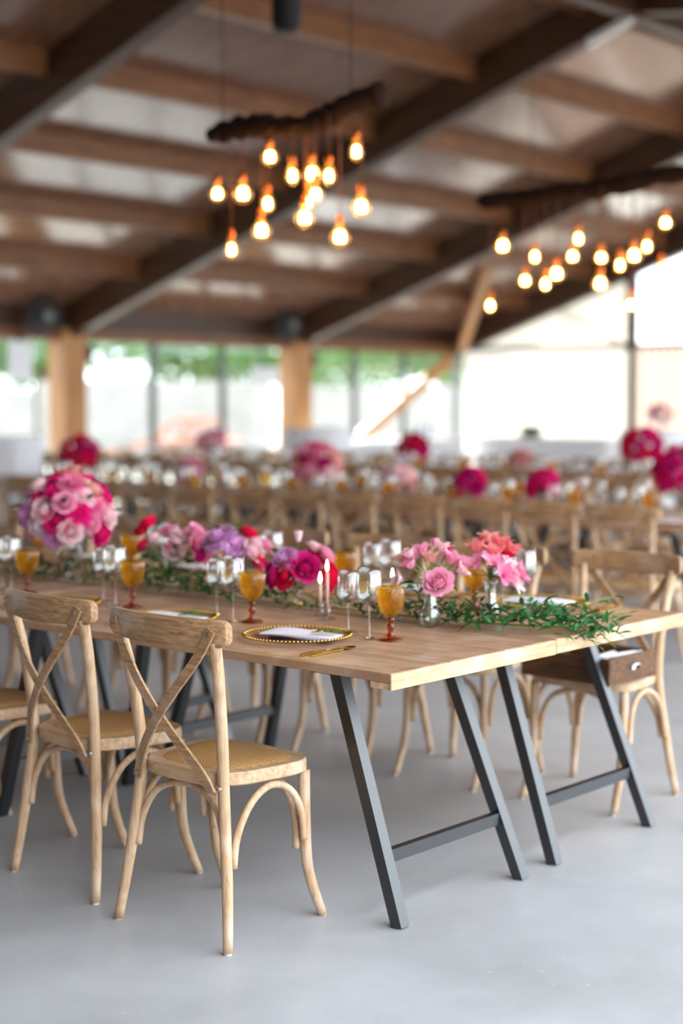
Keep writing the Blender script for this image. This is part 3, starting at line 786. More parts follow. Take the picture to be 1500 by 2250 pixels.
def foliage(name, centre, rad, n, label, cat='foliage', mesh=None, flat=0.6, seed=1, size=1.0, group=None):
    rng = random.Random(seed); root = empty(name, centre); tag(root, label, cat, group)
    b = MB()
    for k in range(n):
        dv = Vector((rng.gauss(0, 1), rng.gauss(0, 1), rng.gauss(0, 1) * flat)).normalized()
        p = Vector((dv.x * rad, dv.y * rad, dv.z * rad * flat)) * rng.uniform(.35, .85)
        b.tube([(0, 0, -rad * .5), p * .5, p], .0014, 4)
        o = link('leaf', mesh or BIGLEAF, M['leaf_dark'], root, p, (rng.uniform(-.6, .6), rng.uniform(-.7, .4), math.atan2(dv.y, dv.x)), size * rng.uniform(.7, 1.1))
    b.build('stems', M['stem'], root)
    return root
def ring_flowers(spec, c, mouth, where, foot=None):
    for kind, colour, dx, dy, dz, s_ in spec: flower(kind, colour, (c[0] + dx, c[1] + dy, c[2] + dz), mouth, where, s_, foot)
def rel(c, r_, up, b_=0.0): return (c[0] + RGT.x * r_ + BCK.x * b_, c[1] + RGT.y * r_ + BCK.y * b_, c[2] + up)

def bulb_vase(loc, h, r, name, label, neck=.3):
    root = empty(name, loc); tag(root, label, 'vase')
    prof = [(0.001, .002), (r * .6, .001), (r * .85, .008), (r, h * .22), (r * .92, h * .38), (r * .62, h * .55), (r * neck * 1.2, h * .75), (r * neck * 1.15, h * .9), (r * neck * 1.6, h)]
    inner = [(max(a - .0016, .0005), z + .001) for a, z in prof][::-1]
    MB().lathe(prof + inner, 24).build('glass_body', M['wineglass'], root)
    MB().lathe([(0.001, .005), (r * .6, .005), (r * .82, .011), (r * .96, h * .22), (r * .88, h * .38), (.001, h * .38)], 20).build('water', M['water'], root)
    return root
def footed_vase(loc, h, r, label):
    root = empty('footed_vase', loc); tag(root, label, 'vase')
    MB().lathe([(.012, h * .42), (r * .8, h * .52), (r, h * .75), (r * 1.05, h), (r * 1.0, h), (r * .95, h * .75), (r * .75, h * .55), (.003, h * .46)], 24).build('glass_bowl', M['wineglass'], root)
    MB().lathe([(.010, h * .44), (.014, h * .38), (.008, h * .28), (.014, h * .18), (.010, h * .10)], 14).build('stem', M['wineglass'], root)
    MB().lathe([(.010, h * .11), (.030, h * .05), (.042, .004), (.042, 0), (0.001, 0)], 24).build('foot', M['wineglass'], root)
    return root

T = TZ + 0.0005
# vase with the big pink rose at the right end
c = (-.43, .726, T); wh = 'the bulb vase at the table end'
bulb_vase(c, .125, .034, 'bulb_vase', 'clear round-bottomed glass bud vase holding pink roses near the table end', .42)
mo = (c[0], c[1], T + .125); ft = (c[0], c[1], T + .012)
flower('rose', 'pink', rel(c, .026, .135, -.045), mo, wh, 1.0, ft, d=(.35, -.75, .55))
for kind, cl, r_, up, b_, s_ in (('alstroemeria', 'blush', -.06, .215, 0, .75), ('alstroemeria', 'pink', -.02, .225, .02, .85), ('alstroemeria', 'blush', .035, .232, .02, .8), ('alstroemeria', 'pink', .055, .20, .0, .9),
                                 ('alstroemeria', 'blush', .085, .165, .0, .8), ('alstroemeria', 'pink', -.055, .185, -.01, .8), ('alstroemeria', 'blush', -.085, .14, -.02, .8), ('bud', 'crimson', .05, .225, .03, .8), ('alstroemeria', 'salmon', .0, .20, .0, .9), ('bud', 'pink', .015, .245, .02, 1.0), ('alstroemeria', 'pink', -.04, .21, .03, .9), ('alstroemeria', 'blush', .02, .19, .04, .9), ('alstroemeria', 'pink', .075, .19, .03, .9), ('alstroemeria', 'salmon', -.075, .20, .03, .8)):
    flower(kind, cl, rel(c, r_, up, b_), mo, wh, s_, ft)
foliage('rose_foliage', rel(c, -.03, .135), .055, 9, 'dark green leaves under the pink roses in the bulb vase', seed=2, size=.7)
# alstroemeria vase
c = (-.34, .915, T); wh = 'the tall bud vase by the garland'
bulb_vase(c, .135, .030, 'bud_vase', 'narrow clear bud vase of coral alstroemeria behind the garland end', .5)
mo = (c[0], c[1], T + .135); ft = (c[0], c[1], T + .012)
for kind, cl, r_, up, b_, s_ in (('alstroemeria', 'coral', -.035, .225, 0, 1.0), ('alstroemeria', 'coral', .03, .235, .02, 1.0), ('alstroemeria', 'salmon', .0, .25, .03, .9), ('alstroemeria', 'red', .045, .20, .0, .8), ('alstroemeria', 'coral', .062, .215, .03, .9),
                                 ('alstroemeria', 'pink', -.04, .175, -.02, 1.0), ('alstroemeria', 'pink', .005, .18, -.03, 1.05), ('alstroemeria', 'blush', .045, .165, -.02, 1.0), ('alstroemeria', 'rosepink', .075, .150, -.01, 1.0), ('alstroemeria', 'magenta', -.075, .16, 0, .8), ('alstroemeria', 'blush', .06, .13, -.03, .9), ('alstroemeria', 'coral', .01, .21, -.01, 1.0), ('alstroemeria', 'pink', .03, .20, .05, 1.0), ('alstroemeria', 'rosepink', .03, .15, -.05, 1.0), ('alstroemeria', 'coral', -.01, .235, .05, .9)):
    flower(kind, cl, rel(c, r_, up, b_), mo, wh, s_, ft)
# crimson and lilac posy
c = (-1.09, .845, T); wh = 'the low footed vase mid-table'
footed_vase(c, .115, .034, 'small footed glass vase with lilac and crimson roses mid-table')
mo = (c[0], c[1], T + .112)
for kind, cl, r_, up, b_, s_ in (('peony', 'lilac', -.035, .145, -.03, 1.15), ('rose', 'magenta', .02, .125, -.045, 1.15), ('rose', 'crimson', -.035, .105, -.05, 1.0), ('rose', 'magenta', -.065, .105, -.03, 1.0), ('rose', 'crimson', .085, .10, -.03, 1.15),
                                 ('bud', 'blush', .0, .215, .02, 1.3), ('rose', 'blush', .05, .185, .01, .7), ('rose', 'pink', .085, .16, .0, .85), ('bud', 'magenta', -.09, .13, 0, 1), ('rose', 'crimson', .05, .15, .03, .8)):
    flower(kind, cl, rel(c, r_, up, b_), mo, wh, s_)
foliage('posy_foliage', rel(c, 0, .15, .01), .085, 16, 'green leaves among the lilac and crimson posy', seed=4, size=.6, flat=.9)
# lilac peony cluster
c = (-1.50, .93, T); wh = 'the lilac posy left of mid-table'
footed_vase(c, .12, .036, 'small footed glass vase under a large lilac bloom')
mo = (c[0], c[1], T + .115)
for kind, cl, r_, up, b_, s_ in (('peony', 'lilac', -.03, .175, -.02, 1.6), ('peony', 'lilac', .02, .155, -.03, 1.2), ('rose', 'crimson', .06, .20, .01, .9), ('rose', 'blush', .085, .17, -.01, .8), ('rose', 'blush', .07, .145, -.03, 1.0), ('rose', 'crimson', .085, .115, -.02, .95),
                                 ('rose', 'magenta', -.09, .13, 0, .8), ('rose', 'pink', .12, .16, .02, .8), ('bud', 'lilac', .09, .10, -.03, 1.2)):
    flower(kind, cl, rel(c, r_, up, b_), mo, wh, s_)
foliage('lilac_posy_foliage', rel(c, .02, .19, .02), .09, 14, 'light green sprigs above the lilac bloom', seed=5, size=.55, flat=1.0)
# pink carnation posy
c = (-1.80, .93, T); wh = 'the pink posy above the thick greenery'
footed_vase(c, .12, .036, 'small footed glass vase hidden in thick greenery')
mo = (c[0], c[1], T + .115)
for kind, cl, r_, up, b_, s_ in (('rose', 'rosepink', .085, .135, -.04, 1.35), ('peony', 'pink', .08, .19, -.01, 1.1), ('peony', 'blush', .02, .175, -.01, 1.0), ('peony', 'pink', -.02, .19, .02, 1.0), ('rose', 'blush', .005, .13, -.03, .9), ('rose', 'crimson', -.085, .225, 0, .9),
                                 ('rose', 'red', -.11, .20, .01, .8), ('rose', 'crimson', -.10, .15, -.02, .7), ('peony', 'salmon', .125, .16, .02, .9), ('rose', 'blush', -.06, .17, -.02, .8), ('rose', 'crimson', -.01, .15, -.03, .5)):
    flower(kind, cl, rel(c, r_, up, b_), mo, wh, s_)
foliage('thick_greenery', rel(c, -.02, .09, -.02), .12, 46, 'thick dark greenery beneath the pink posy', seed=6, size=.62, flat=.9)
# the large arrangement
c = (-2.26, .81, T); wh = 'the large arrangement at the left'
footed_vase(c, .16, .05, 'footed clear glass vase carrying the large pink arrangement at left')
mo = (c[0], c[1], T + .155)
rng = random.Random(21)
cols = ['hot', 'blush', 'pink', 'magenta', 'white', 'rosepink', 'hot', 'blush', 'salmon', 'pink', 'hot', 'magenta', 'lilac', 'blush', 'coral', 'hot']
n = 46
for k in range(n):
    t = (k + .5) / n; ph = k * 2.399963; zz = 1 - 1.62 * t; rr = math.sqrt(max(0, 1 - zz * zz))
    rad = .128 * rng.uniform(.9, 1.08)
    p = (c[0] + rr * math.cos(ph) * rad * 1.12, c[1] + rr * math.sin(ph) * rad * 1.12, T + .255 + zz * rad * .98)
    flower(rng.choice(['peony', 'peony', 'rose', 'rose']), cols[k % len(cols)] if k > 4 else ['coral', 'salmon', 'hot', 'white', 'hot'][k], p, (c[0], c[1], T + .2), wh, rng.uniform(.85, 1.2), None,
           (rr * math.cos(ph), rr * math.sin(ph), zz + .25))
foliage('arrangement_foliage', (c[0], c[1], T + .27), .20, 34, 'dark leaves sticking out of the large pink arrangement', seed=8, size=.85, flat=.95)
for r_, up, b_, cl in ((-.02, .40, 0, 'coral'), (.02, .41, .02, 'salmon'), (-.06, .38, .02, 'magenta')):
    flower('alstroemeria', cl, rel(c, r_, up, b_), mo, wh, .9)

# flowers that would read alike are told apart by their height
same = {}
for o in col.objects:
    if o.get('category') == 'flower': same.setdefault(o['label'], []).append(o)
for lb, os_ in same.items():
    if len(os_) > 1:
        os_.sort(key=lambda q: -q.location.z)
        w_ = ['higher', 'lower'] if len(os_) == 2 else ['highest'] + ['%s highest' % ORD[i] for i in range(1, len(os_) - 1)] + ['lowest']
        for o, a in zip(os_, w_): o['label'] = a + ' ' + lb
# bouquets of the rows behind: each one thing with its blossoms as parts
def bouquet(loc, rad, n, colours, label, seed, group='bouquets of the rows behind'):
    rng = random.Random(seed); root = empty('flower_bouquet', (loc[0], loc[1], loc[2])); tag(root, label, 'bouquet', group)
    for k in range(n):
        t = (k + .5) / n; ph = k * 2.399963 + seed; zz = 1 - 1.6 * t; rr = math.sqrt(max(0, 1 - zz * zz))
        d = Vector((rr * math.cos(ph), rr * math.sin(ph), zz)); p = d * rad * rng.uniform(.85, 1.05)
        link('blossom', FM[rng.choice(['peony', 'rose'])], M['petal'][rng.choice(colours)], root, p, orient(d + Vector((0, 0, .2))), rng.uniform(1.0, 1.45))
    for k in range(10):
        d = Vector((rng.gauss(0, 1), rng.gauss(0, 1), rng.gauss(0, .6) + .1)).normalized()
        link('leaf', BIGLEAF, M['leaf_dark'], root, d * rad * .8, (0, R(-20), math.atan2(d.y, d.x)), 1.2)
    MB().tube([(0, 0, -rad * 1.5), (0, 0, 0)], .012, 6).build('stems', M['stem'], root)
    return root
HOT = ['hot', 'magenta', 'rosepink', 'hot', 'blush', 'crimson']
for x, y, z, rad, n, cl, where in ((-4.97, 5.28, .98, .15, 30, ['hot', 'magenta', 'pink', 'blush', 'rosepink', 'salmon'], 'pink bouquet with dark leaves, middle of the second row'),
        (-2.05, 5.28, 1.0, .15, 30, ['hot', 'magenta', 'rosepink', 'hot'], 'hot pink bouquet at the right edge, second row'),
        (-7.6, 5.28, .99, .14, 26, ['crimson', 'magenta', 'rosepink'], 'crimson and rose bouquet below the left wooden column, second row'),
        (-6.85, 8.76, .97, .13, 24, ['crimson', 'hot', 'red'], 'crimson bouquet right of the centre column, third row'),
        (-4.35, 8.76, 1.03, .16, 28, ['crimson', 'hot', 'magenta'], 'crimson bouquet in front of the white cloth table, third row'),
        (-9.6, 8.76, .98, .13, 20, ['blush', 'pink'], 'pale pink bouquet left of centre, third row')):
    bouquet((x, y, z), rad, n, cl, where, int(abs(x) * 10))
    footed_vase((x, y, T), z - TZ - .08, .05, 'footed glass vase under the ' + where)
for x, y, cl, where in ((-3.45, 5.05, ['magenta', 'hot', 'lilac'], 'small magenta posy right of centre, second row'), (-3.1, 5.35, ['crimson', 'hot'], 'small crimson posy between glasses, second row'),
        (-4.15, 5.2, ['blush', 'pink', 'salmon'], 'small pale posy, second row'), (-6.2, 5.2, ['blush', 'pink'], 'small blush posy far left, second row'), (-5.6, 8.75, ['blush', 'salmon', 'pink'], 'small salmon posy, third row'), (-8.2, 8.75, ['pink', 'blush'], 'small pink posy, third row')):
    bouquet((x, y, .90), .075, 12, cl, where, int(abs(x) * 31))
    footed_vase((x, y, T), .11, .035, 'small glass vase under the ' + where)

# ------------------------------------------------------------------ garland along the front table
gar = empty('leaf_garland', (0, 0, T)); tag(gar, 'green leafy garland running along the middle of the front table', 'garland')
gp = bez([(.035, 1.0, .012), (-.10, .90, .014), (-.28, .82, .016), (-.55, .80, .014), (-.85, .80, .012), (-1.2, .76, .012), (-1.5, .80, .016), (-1.9, .82, .016), (-2.4, .80, .014), (-3.0, .78, .014)], 8)
MB().tube(gp, .003, 6).build('stem', M['stem'], gar)
rng = random.Random(77)
mass = MB(); cnt = 0
for k in range(1500):
    t = k / 1500; idx = t * (len(gp) - 1); i = int(idx); p = gp[i].lerp(gp[min(i + 1, len(gp) - 1)], idx - i)
    dens = .9 if p.x > -.75 else (.45 if p.x > -1.35 else 1.0)
    if rng.random() > dens: continue
    spread = .055
    q = p + Vector((rng.gauss(0, spread * .6), rng.gauss(0, spread), abs(rng.gauss(0, .028)) + .006))
    if q.x > -.02: q.z = p.z + rng.uniform(-.03, .03)
    rot = (rng.uniform(-.7, .7), rng.uniform(-.9, .35), rng.uniform(0, 2 * PI)); s_ = rng.uniform(.7, 1.25)
    if cnt < 290:
        link('leaf', LEAF, M['leaf'], gar, q, rot, s_); cnt += 1
    else:
        mtx = Matrix.LocRotScale(q, Matrix.Rotation(rot[2], 3, 'Z').to_quaternion() @ Matrix.Rotation(rot[1], 3, 'Y').to_quaternion(), Vector((s_,) * 3))
        i0 = len(mass.v); mass.v += [tuple(mtx @ v.co) for v in LEAF.vertices]; mass.f += [tuple(i0 + a for a in pf.vertices) for pf in LEAF.polygons]
tag(mass.build('leaves', M['leaf'], gar), kind='stuff')
# twigs at the end that hang over the table edge
for j, (a, b_) in enumerate((((-.05, .93, .03), (.055, 1.08, .05)), ((-.06, .88, .02), (.045, .93, -.035)), ((-.03, .96, .02), (.05, 1.02, -.05)), ((-.12, .95, .03), (-.02, 1.12, .09)))):
    A, B = Vector(a), Vector(b_); MB().tube([A, A.lerp(B, .5) + Vector((0, 0, .015)), B], .0014, 5).build('twig', M['stem'], gar)
    for k in range(7):
        p = A.lerp(B, (k + 1) / 7); s_ = 1 if k % 2 else -1
        link('leaf', LEAF, M['leaf'], gar, p, (rng.uniform(-.5, .5), rng.uniform(-.4, .3), math.atan2(B.y - A.y, B.x - A.x) + s_ * .8), rng.uniform(.6, .85))

# ------------------------------------------------------------------ candles
for x, y, h, where in ((-.777, .640, .150, 'left of the wine glasses'), (-.666, .832, .115, 'behind the nearest amber goblet'), (-.86, .70, .10, 'between the posy and the wine glasses')):
    root = empty('taper_candle', (x, y, T)); tag(root, 'lit slim pink taper candle in a crystal holder, ' + where, 'candle', 'lit candles on the front table')
    MB().lathe([(.001, 0), (.028, 0), (.028, .004), (.014, .010), (.009, .018), (.015, .026), (.010, .034), (.011, .042), (.0001, .042)], 12).build('holder', M['wineglass'], root, False)
    cdl = MB().tube([(0, 0, .03), (0, 0, h)], .0055, 10).build('wax', M['wax'], root)
    MB().tube([(0, 0, h), (0, 0, h + .008)], .0008, 5).build('wick', M['blackplastic'], cdl)
    MB().lathe([(.0005, h + .004), (.004, h + .010), (.0052, h + .018), (.0038, h + .029), (.0005, h + .042)], 10).build('flame', M['flame'], root)

# ------------------------------------------------------------------ drawer on the chair
root = empty('wooden_drawer', (-.445, 1.665, .4705), R(-2)); tag(root, 'old dark wooden drawer with a cup handle lying on the far chair seat', 'drawer')
hx, hy, hz, t = .185, .15, .092, .012
MB().box((-hx, -hy, 0), (hx, hy, .010)).build('base', M['crate'], root, False)
for lo, hi in (((-hx, -hy, .01), (hx, -hy + t, hz)), ((-hx, hy - t, .01), (hx, hy, hz)), ((-hx, -hy + t, .01), (-hx + t, hy - t, hz)), ((hx - t, -hy + t, .01), (hx, hy - t, hz + .004))):
    MB().box(lo, hi, .002).build('side_board', M['crate'], root, False)
b = MB(); n = 10
for i in range(n + 1):
    a = PI * i / n
    for rr, xx in ((.030, hx), (.026, hx + .016), (.020, hx + .018)): b.v.append((xx, rr * math.cos(a), .045 + rr * math.sin(a) * .8))
for i in range(n):
    for j in range(2): a = i * 3 + j; b.f.append((a, a + 1, a + 4, a + 3))
b.build('cup_handle', M['steel'], root)
for k, (x, y, z, L, rz) in enumerate(((.09, .02, .088, .26, 80), (.13, -.01, .093, .27, 86), (.04, .0, .08, .25, 95))):
    a = R(rz); dx, dy = math.cos(a) * L / 2, math.sin(a) * L / 2
    o = MB().tube([(-dx, -dy, 0), (dx, dy, 0)], .015, 12).build('paper_roll', M['paper'], None, True, (-.445 + x, 1.665 + y, .4705 + z - .02))
    tag(o, ['middle rolled white paper lying in the wooden drawer', 'rolled white paper nearest the handle in the wooden drawer', 'rolled white paper at the back of the wooden drawer'][k], 'paper roll', 'paper rolls in the drawer')

# ------------------------------------------------------------------ chandeliers
def bulb_meshes():
    g_ = {}
    for key, r, h in (('g', .040, .095), ('G', .048, .115), ('t', .031, .105)):
        prof = []
        if key == 't':
            for t_, rr in ((0, .02), (.06, .45), (.2, .85), (.35, 1.0), (.55, .92), (.75, .68), (.9, .5), (1, .45)): prof.append((r * rr, h * t_))
        else:
            for t_, rr in ((0, .02), (.05, .42), (.15, .74), (.3, .97), (.4, 1.0), (.55, .9), (.7, .66), (.82, .44), (.92, .36), (1, .36)): prof.append((r * rr, h * t_))
        g_[key] = (MB().lathe(prof, 18).mesh('bulb_glass'), MB().lathe([(.001, h * .22), (r * .44, h * .24), (r * .50, h * .42), (r * .40, h * .64), (.001, h * .70)], 10).mesh('filament'),
                   MB().lathe([(.001, h - .004), (.014, h - .004), (.017, h + .006), (.017, h + .034), (.010, h + .042), (.003, h + .046), (.0005, h + .046)], 12).mesh('socket'), h)
    return g_
BM = bulb_meshes()
def chandelier(path, rads, bulbs, wires, label):
    P = [Vector(p) for p in path]; o0 = P[0].lerp(P[-1], .5)
    root = empty('log_chandelier', o0); tag(root, label, 'chandelier')
    L = [p - o0 for p in P]; pp = bez(L, 5); rng = random.Random(len(bulbs))
    rr = [rads * (.75 + .5 * rng.random()) * (0.55 if i in (0, len(pp) - 1) else 1) for i in range(len(pp))]
    MB().tube(pp, rr, 12).build('log', M['log'], root)
    for (x, y, z, k) in bulbs:
        me = BM[k]; h = me[3]
        q = Vector((x, y, z - h * .42)) - o0
        bo = link('bulb', me[0], M['bulbglass'], root, q)
        link('filament', me[1], M['filament'], bo); link('socket', me[2], M['copper'], bo)
        near = min(pp, key=lambda s_: abs(s_.x - q.x))
        MB().tube([(q.x, q.y, q.z + h + .04), (q.x, q.y, near.z - .02), (near.x, near.y, near.z)], .0028, 5).build('cord', M['cord'], root)
    for x in wires:
        near = min(pp, key=lambda s_: abs(s_.x + o0.x - x)); zt = zd(x) - o0.z
        MB().tube([near, (near.x, near.y, zt)], .003, 5).build('wire', M['blackplastic'], root)
    return root
B1 = [(-3.266, 2.62, 2.488, 'g'), (-3.145, 2.681, 2.484, 'G'), (-3.194, 2.646, 2.203, 't'), (-2.983, 2.693, 2.421, 't'), (-3.032, 2.697, 2.292, 'G'), (-2.864, 2.585, 2.63, 'g'), (-2.706, 2.575, 2.522, 't'), (-2.724, 2.739, 2.55, 'G'), (-2.514, 2.624, 2.509, 't'), (-2.595, 2.619, 2.428, 'g'), (-2.787, 2.771, 2.419, 't'), (-2.709, 2.666, 2.329, 'G'), (-2.544, 2.739, 2.231, 'G'), (-2.379, 2.667, 2.615, 't'), (-2.377, 2.7, 2.358, 'G')]
B2 = [(-3.607, 5.62, 2.466, 'G'), (-3.415, 5.717, 2.388, 't'), (-3.523, 5.763, 2.239, 'g'), (-3.315, 5.694, 2.202, 't'), (-3.257, 5.738, 2.27, 'G'), (-3.78, 5.724, 2.08, 't'), (-3.005, 5.603, 2.471, 't'), (-3.136, 5.741, 2.377, 'g'), (-2.899, 5.708, 2.352, 'g'), (-2.725, 5.65, 2.29, 't'), (-2.835, 5.596, 2.178, 'G'), (-2.691, 5.763, 2.357, 'G'), (-2.553, 5.684, 2.4, 't'), (-2.453, 5.734, 2.544, 'g'), (-2.708, 5.766, 2.045, 'g'), (-2.472, 5.733, 2.255, 'g')]
chandelier([(-3.37, 2.672, 2.80), (-3.1, 2.672, 2.815), (-2.9, 2.66, 2.79), (-2.7, 2.672, 2.775), (-2.55, 2.68, 2.81), (-2.42, 2.672, 2.85), (-2.2, 2.672, 2.865)], .054, B1, (-3.25, -2.4), 'dark driftwood log chandelier with fifteen glowing pendant bulbs, left of centre')
chandelier([(-3.86, 5.69, 2.79), (-3.5, 5.70, 2.78), (-3.2, 5.68, 2.80), (-2.9, 5.69, 2.79), (-2.5, 5.70, 2.83), (-2.2, 5.69, 2.83), (-1.9, 5.69, 2.82)], .060, B2, (-3.45, -2.3), 'dark log chandelier with glowing pendant bulbs at the right, cut by the frame edge')

# ------------------------------------------------------------------ fittings on the roof and columns
root = empty('hanging_speaker', (-4.30, 4.25, 3.74)); tag(root, 'black cylindrical speaker hanging from the roof at the top edge', 'speaker')
MB().lathe([(.001, 0), (.07, 0), (.092, .035), (.092, .34), (.08, .36), (.001, .36)], 24).build('body', M['blackplastic'], root, False)
MB().tube([(0, 0, .35), (0, 0, zd(-4.3) - 3.74)], .008, 6).build('rod', M['blackplastic'], root)
ang = math.atan(.34)
root = empty('light_batten', (-6.47, 11.62, zr(-6.47) - .024)); tag(root, 'short white light batten on the rafter near the ridge, top right', 'light')
root.rotation_euler = (0, -ang, 0)
MB().box((-.28, -.05, -.055), (.28, .05, .02), .01).build('diffuser', M['led'], root, False)
MB().box((.28, -.03, -.03), (.34, .03, .03), .005).build('end_cap', M['blackplastic'], root, False)
root = empty('floodlight', (-6.35, 11.45, 5.62)); tag(root, 'black floodlight on a bracket at the ridge, top right corner', 'light')
MB().box((-.16, -.08, -.12), (.16, .08, .12), .02).build('housing', M['blackplastic'], root, False)
MB().beam((0, .08, 0), (0, .14, .14), .06, .02).build('bracket', M['blackplastic'], root, False)
def wall_fan(loc, label):
    root = empty('wall_fan', loc); tag(root, label, 'fan', 'wall fans on the wooden columns')
    # axis towards +x and slightly down
    b = MB(); n = 28
    for rr, x in ((.30, .0), (.28, .09), (.20, .13), (.10, .15)):
        b.tube([(x, rr * math.cos(2 * PI * k / n), rr * math.sin(2 * PI * k / n)) for k in range(n + 1)], .009, 5, False)
    for k in range(36):
        a = 2 * PI * k / 36; c_, s_ = math.cos(a), math.sin(a)
        b.tube([(.15, .10 * c_, .10 * s_), (.13, .20 * c_, .20 * s_), (.09, .28 * c_, .28 * s_), (0, .30 * c_, .30 * s_), (-.06, .24 * c_, .24 * s_), (-.08, .09 * c_, .09 * s_)], .0045, 4, False)
    b.build('cage', M['fanmetal'], root)
    for k in range(3):
        a = 2 * PI * k / 3; b = MB()
        for i in range(6):
            t = i / 5; r_ = .06 + .20 * t; w = .035 + .06 * math.sin(PI * min(1, t * .8 + .15))
            for s_ in (-1, 1):
                aa = a + s_ * w / r_ * .8; b.v.append((.04 + s_ * .018, r_ * math.cos(aa), r_ * math.sin(aa)))
        for i in range(5): b.f.append((2 * i, 2 * i + 1, 2 * i + 3, 2 * i + 2))
        b.build('blade', M['fanmetal'], root)
    MB().lathe([(.001, -.14), (.06, -.13), (.075, -.06), (.07, .02), (.04, .06), (.001, .07)], 16).build('motor', M['blackplastic'], root).rotation_euler = (0, R(90), 0)
    MB().lathe([(.001, .0), (.085, .0), (.08, .012), (.001, .015)], 16).build('badge', M['greysteel'], root, True, (.145, 0, 0)).rotation_euler = (0, R(90), 0)
    MB().beam((-.10, 0, -.02), (-.10, .52, -.10), .05, .05).build('arm', M['blackplastic'], root, False)
    return root
wall_fan((-15.22, 10.96, 2.62), 'large dark wall fan on the left wooden column')
wall_fan((-15.22, 16.02, 2.68), 'large dark wall fan on the centre wooden column')
for y, w in ((11.96, 'left'), (16.87, 'centre')):
    root = empty('wall_speaker', (-15.50, y, 2.12)); tag(root, 'small black wall speaker on the %s wooden column' % w, 'speaker', 'small wall speakers')
    MB().box((-.09, -.05, -.13), (.09, .11, .13), .012).build('cabinet', M['blackplastic'], root, False)
    MB().lathe([(.001, 0), (.055, 0), (.058, .006), (.001, .010)], 18).build('cone', M['fanmetal'], root, True, (.09, .03, -.03)).rotation_euler = (0, R(90), 0)
for y, w in ((10.72, 'left'), (15.6, 'centre')):
    root = empty('panel_heater', (-15.42, y, 1.98)); tag(root, 'pale square panel hanging below the %s wall fan' % w, 'panel')
    MB().box((-.02, -.20, -.28), (.02, .20, .28) if w == 'left' else (.02, .42, .0), .01).build('face', M['led'], root, False)
    MB().box((-.098, -.02, .33), (.015, .02, .37)).build('arm', M['blackplastic'], root, False)
    MB().box((-.015, -.02, 0.27 if w == 'left' else 0.0), (.015, .02, .36)).build('bracket', M['blackplastic'], root, False)

# ------------------------------------------------------------------ white cloth tables at the back
def cloth_table(loc, r, h, label, square=None, rz=0.0):
    root = empty('cloth_table', loc, rz); tag(root, label, 'table', 'white cloth tables at the back')
    b = MB(); n = 64; lay = [(0, h), (.98, h), (1.0, h - .01), (.99, h * .6), (1.02, .02)]
    for i, (s_, z) in enumerate(lay):
        for k in range(n):
            a = 2 * PI * k / n; fold = 1 + (0.05 * math.sin(a * 11) * (i - 2) / 2 if i > 2 else 0)
            if square:
                e = .28; ca, sa = math.cos(a), math.sin(a)
                x = math.copysign(abs(ca) ** e, ca) * square[0]; y = math.copysign(abs(sa) ** e, sa) * square[1]
            else: x, y = r * math.cos(a), r * math.sin(a)
            b.v.append((x * s_ * fold, y * s_ * fold, z))
    for i in range(len(lay) - 1):
        for k in range(n): b.f.append((i * n + k, i * n + (k + 1) % n, (i + 1) * n + (k + 1) % n, (i + 1) * n + k))
    b.build('tablecloth', M['white_cloth'], root)
    b = MB().tube([(0, 0, .02), (0, 0, h - .02)], .03, 10); b.build('pedestal', M['black'], root)
    MB().lathe([(.001, .02), (.25, .02), (.25, .0), (.001, 0)], 20).build('base', M['black'], root)
    return root
CT = []
cloth_table((-10.03, 10.95, 0), .42, 1.1, 'tall round table under white cloth in front of the centre column')
cloth_table((-6.25, 12.45, 0), .45, 1.1, 'tall round table under white cloth at the right, in front of pleated panels')
cloth_table((-10.6, 6.85, 0), .34, 1.06, 'tall round table under white cloth at the left edge')
cloth_table((-13.0, 20.3, 0), 1, .78, 'long buffet table under white cloth by the gable wall', (1.5, .42))
cloth_table((-14.55, 17.9, 0), 1, .76, 'buffet table under white cloth by the braced window bay', (.45, 1.7))
root = empty('green_box', (-13.25, 20.25, .781)); tag(root, 'small dark green box on the buffet table by the gable wall', 'box')
MB().box((-.16, -.10, 0), (.16, .10, .17), .01).build('body', M['leaf_dark'], root, False)
MB().box((-.17, -.11, .17), (.17, .11, .20), .008).build('lid', M['blackplastic'], root, False)
def bottle(loc, m, label):
    root = empty('bottle', loc); tag(root, label, 'bottle', 'bottles on the buffet')
    MB().lathe([(.001, 0), (.038, 0), (.04, .01), (.04, .18), (.030, .21), (.014, .24), (.013, .29), (.001, .29)], 14).build('body', m, root)
    MB().lathe([(.001, .285), (.016, .285), (.016, .31), (.001, .312)], 10).build('cap', M['gold'], root)
blue = plain('blue_glass', rgb(70, 110, 160), .2)
bottle((-14.5, 18.9, .761), blue, 'blue bottle on the buffet by the braced window, right of its pair')
bottle((-14.5, 18.6, .761), blue, 'blue bottle on the buffet by the braced window, left of its pair')
bouquet((-6.25, 12.45, 1.28), .10, 10, ['salmon', 'blush', 'rosepink'], 'pale pink bouquet standing on the tall white table at right', 91)
footed_vase((-6.25, 12.45, 1.1005), .12, .04, 'glass vase on the tall white table at right')

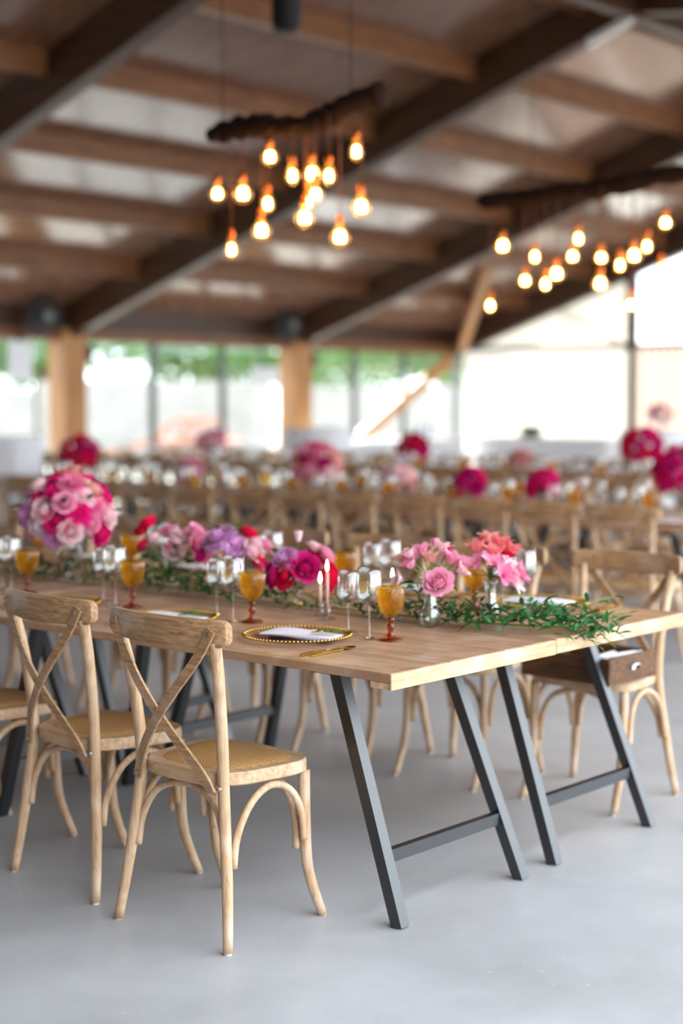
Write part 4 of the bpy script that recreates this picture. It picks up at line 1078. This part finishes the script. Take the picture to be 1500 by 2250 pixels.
# ------------------------------------------------------------------ outside
def make_tree(seed, h, rad):
    rng = random.Random(seed); root = empty('tree'); tag(root, 'x', 'tree')
    MB().tube([(0, 0, -.13), (.05, .03, h * .3), (-.03, .05, h * .62), (0, 0, h * .85)], [.16, .13, .09, .03], 8).build('trunk', M['bark'], root)
    b = MB()
    for k in range(2600):
        d = Vector((rng.gauss(0, 1), rng.gauss(0, 1), rng.gauss(0, .8))).normalized() * rad * rng.uniform(.45, 1.0) ** .6
        lump = 1 + .18 * math.sin(3 * d.x + seed) * math.cos(2.6 * d.y)
        p = Vector((d.x * lump, d.y * lump, h * .68 + d.z * .78 * lump)); s_ = rng.uniform(.10, .2)
        a = Vector((rng.gauss(0, 1), rng.gauss(0, 1), rng.gauss(0, .6))).normalized() * s_; c_ = a.cross(Vector((rng.gauss(0, 1), rng.gauss(0, 1), rng.gauss(0, 1)))).normalized() * s_ * .5
        b.quad(p - a, p - c_, p + a, p + c_)
    tag(b.build('foliage', M['tree'], root, False), kind='stuff')
    return root
P0 = Vector((-26.5, 22.3, 0)); DR = Vector((0.7559, 0.6547, 0)); DB = Vector((-0.6547, 0.7559, 0))
def out(r_, b_): return tuple(P0 + DR * r_ + DB * b_)[:2]
protos = [make_tree(1, 5.2, 2.5), make_tree(2, 4.6, 2.2)]
spots = [(-11, 4), (-6.5, 7), (-2.6, 4), (1.5, 8), (4.2, 3.5), (8.2, 7), (-15, 6), (-4.5, 13), (0.5, 14), (5.5, 14), (9.5, 15), (-10, 14)]
for k, (r_, b_) in enumerate(spots):
    x, y = out(r_, b_)
    place(protos[k % 2], (x, y, 0), k * 1.3, 'green leafy tree outside beyond the windows, %s of twelve' % ORD[k], 'trees outside the glazed wall', None, 1.0 + .12 * ((k * 7) % 3))
for p in protos: discard(p)
# garden wall raised in mid-grey to cover the glaring sky behind the mullions
rzw = math.atan2(DR.y, DR.x)
for k, (ra, rb) in enumerate(((-14, -2.5), (-2.4, 3.5), (3.7, 8.5), (8.6, 11))):
    x, y = out((ra + rb) / 2, 2.0)
    o = MB().box((-(rb - ra) / 2, -.12, -.02), ((rb - ra) / 2, .12, [1.75, 2.05, 1.9, 2.05][k]), .02).build('garden_wall', M['stone'], None, False, (x, y, -.12)); o.rotation_euler = (0, 0, rzw)
    tag(o, ['pale garden wall outside, leftmost stretch', 'pale garden wall outside behind the cart', 'pale garden wall outside beyond the braced bay', 'pale garden wall outside, rightmost stretch'][k], 'wall', 'garden wall stretches outside')
# old farm cart with spoked wheels
x, y = out(2.2, -5.0)
root = empty('farm_cart', (x, y, -.12), rzw - .25); tag(root, 'old reddish wooden cart with two spoked wheels outside the window', 'cart')
def wheel(px, py, r):
    w_ = MB()
    n = 28; w_.tube([(r * math.cos(2 * PI * k / n), 0, r * math.sin(2 * PI * k / n)) for k in range(n + 1)], .05, 6, False)
    wo = w_.build('wheel', M['cartwood'], root, True, (px, py, r + .05))
    s_ = MB()
    for k in range(12):
        a = 2 * PI * k / 12; s_.tube([(.08 * math.cos(a), 0, .08 * math.sin(a)), (r * math.cos(a), 0, r * math.sin(a))], .022, 5)
    s_.tube([(0, -.1, 0), (0, .1, 0)], .1, 10); s_.build('spokes', M['cartwood'], wo)
wheel(0, -.62, .56); wheel(0, .62, .56)
MB().tube([(0, -.7, .61), (0, .7, .61)], .04, 8).build('axle', M['cartwood'], root)
MB().box((-.9, -.5, .66), (.9, .5, .72)).build('bed', M['cartwood'], root, False)
for s_ in (-.3, .3): MB().beam((-.9, s_, .68), (-2.4, s_ * .8, .30), .07, .07).build('shaft', M['cartwood'], root, False)
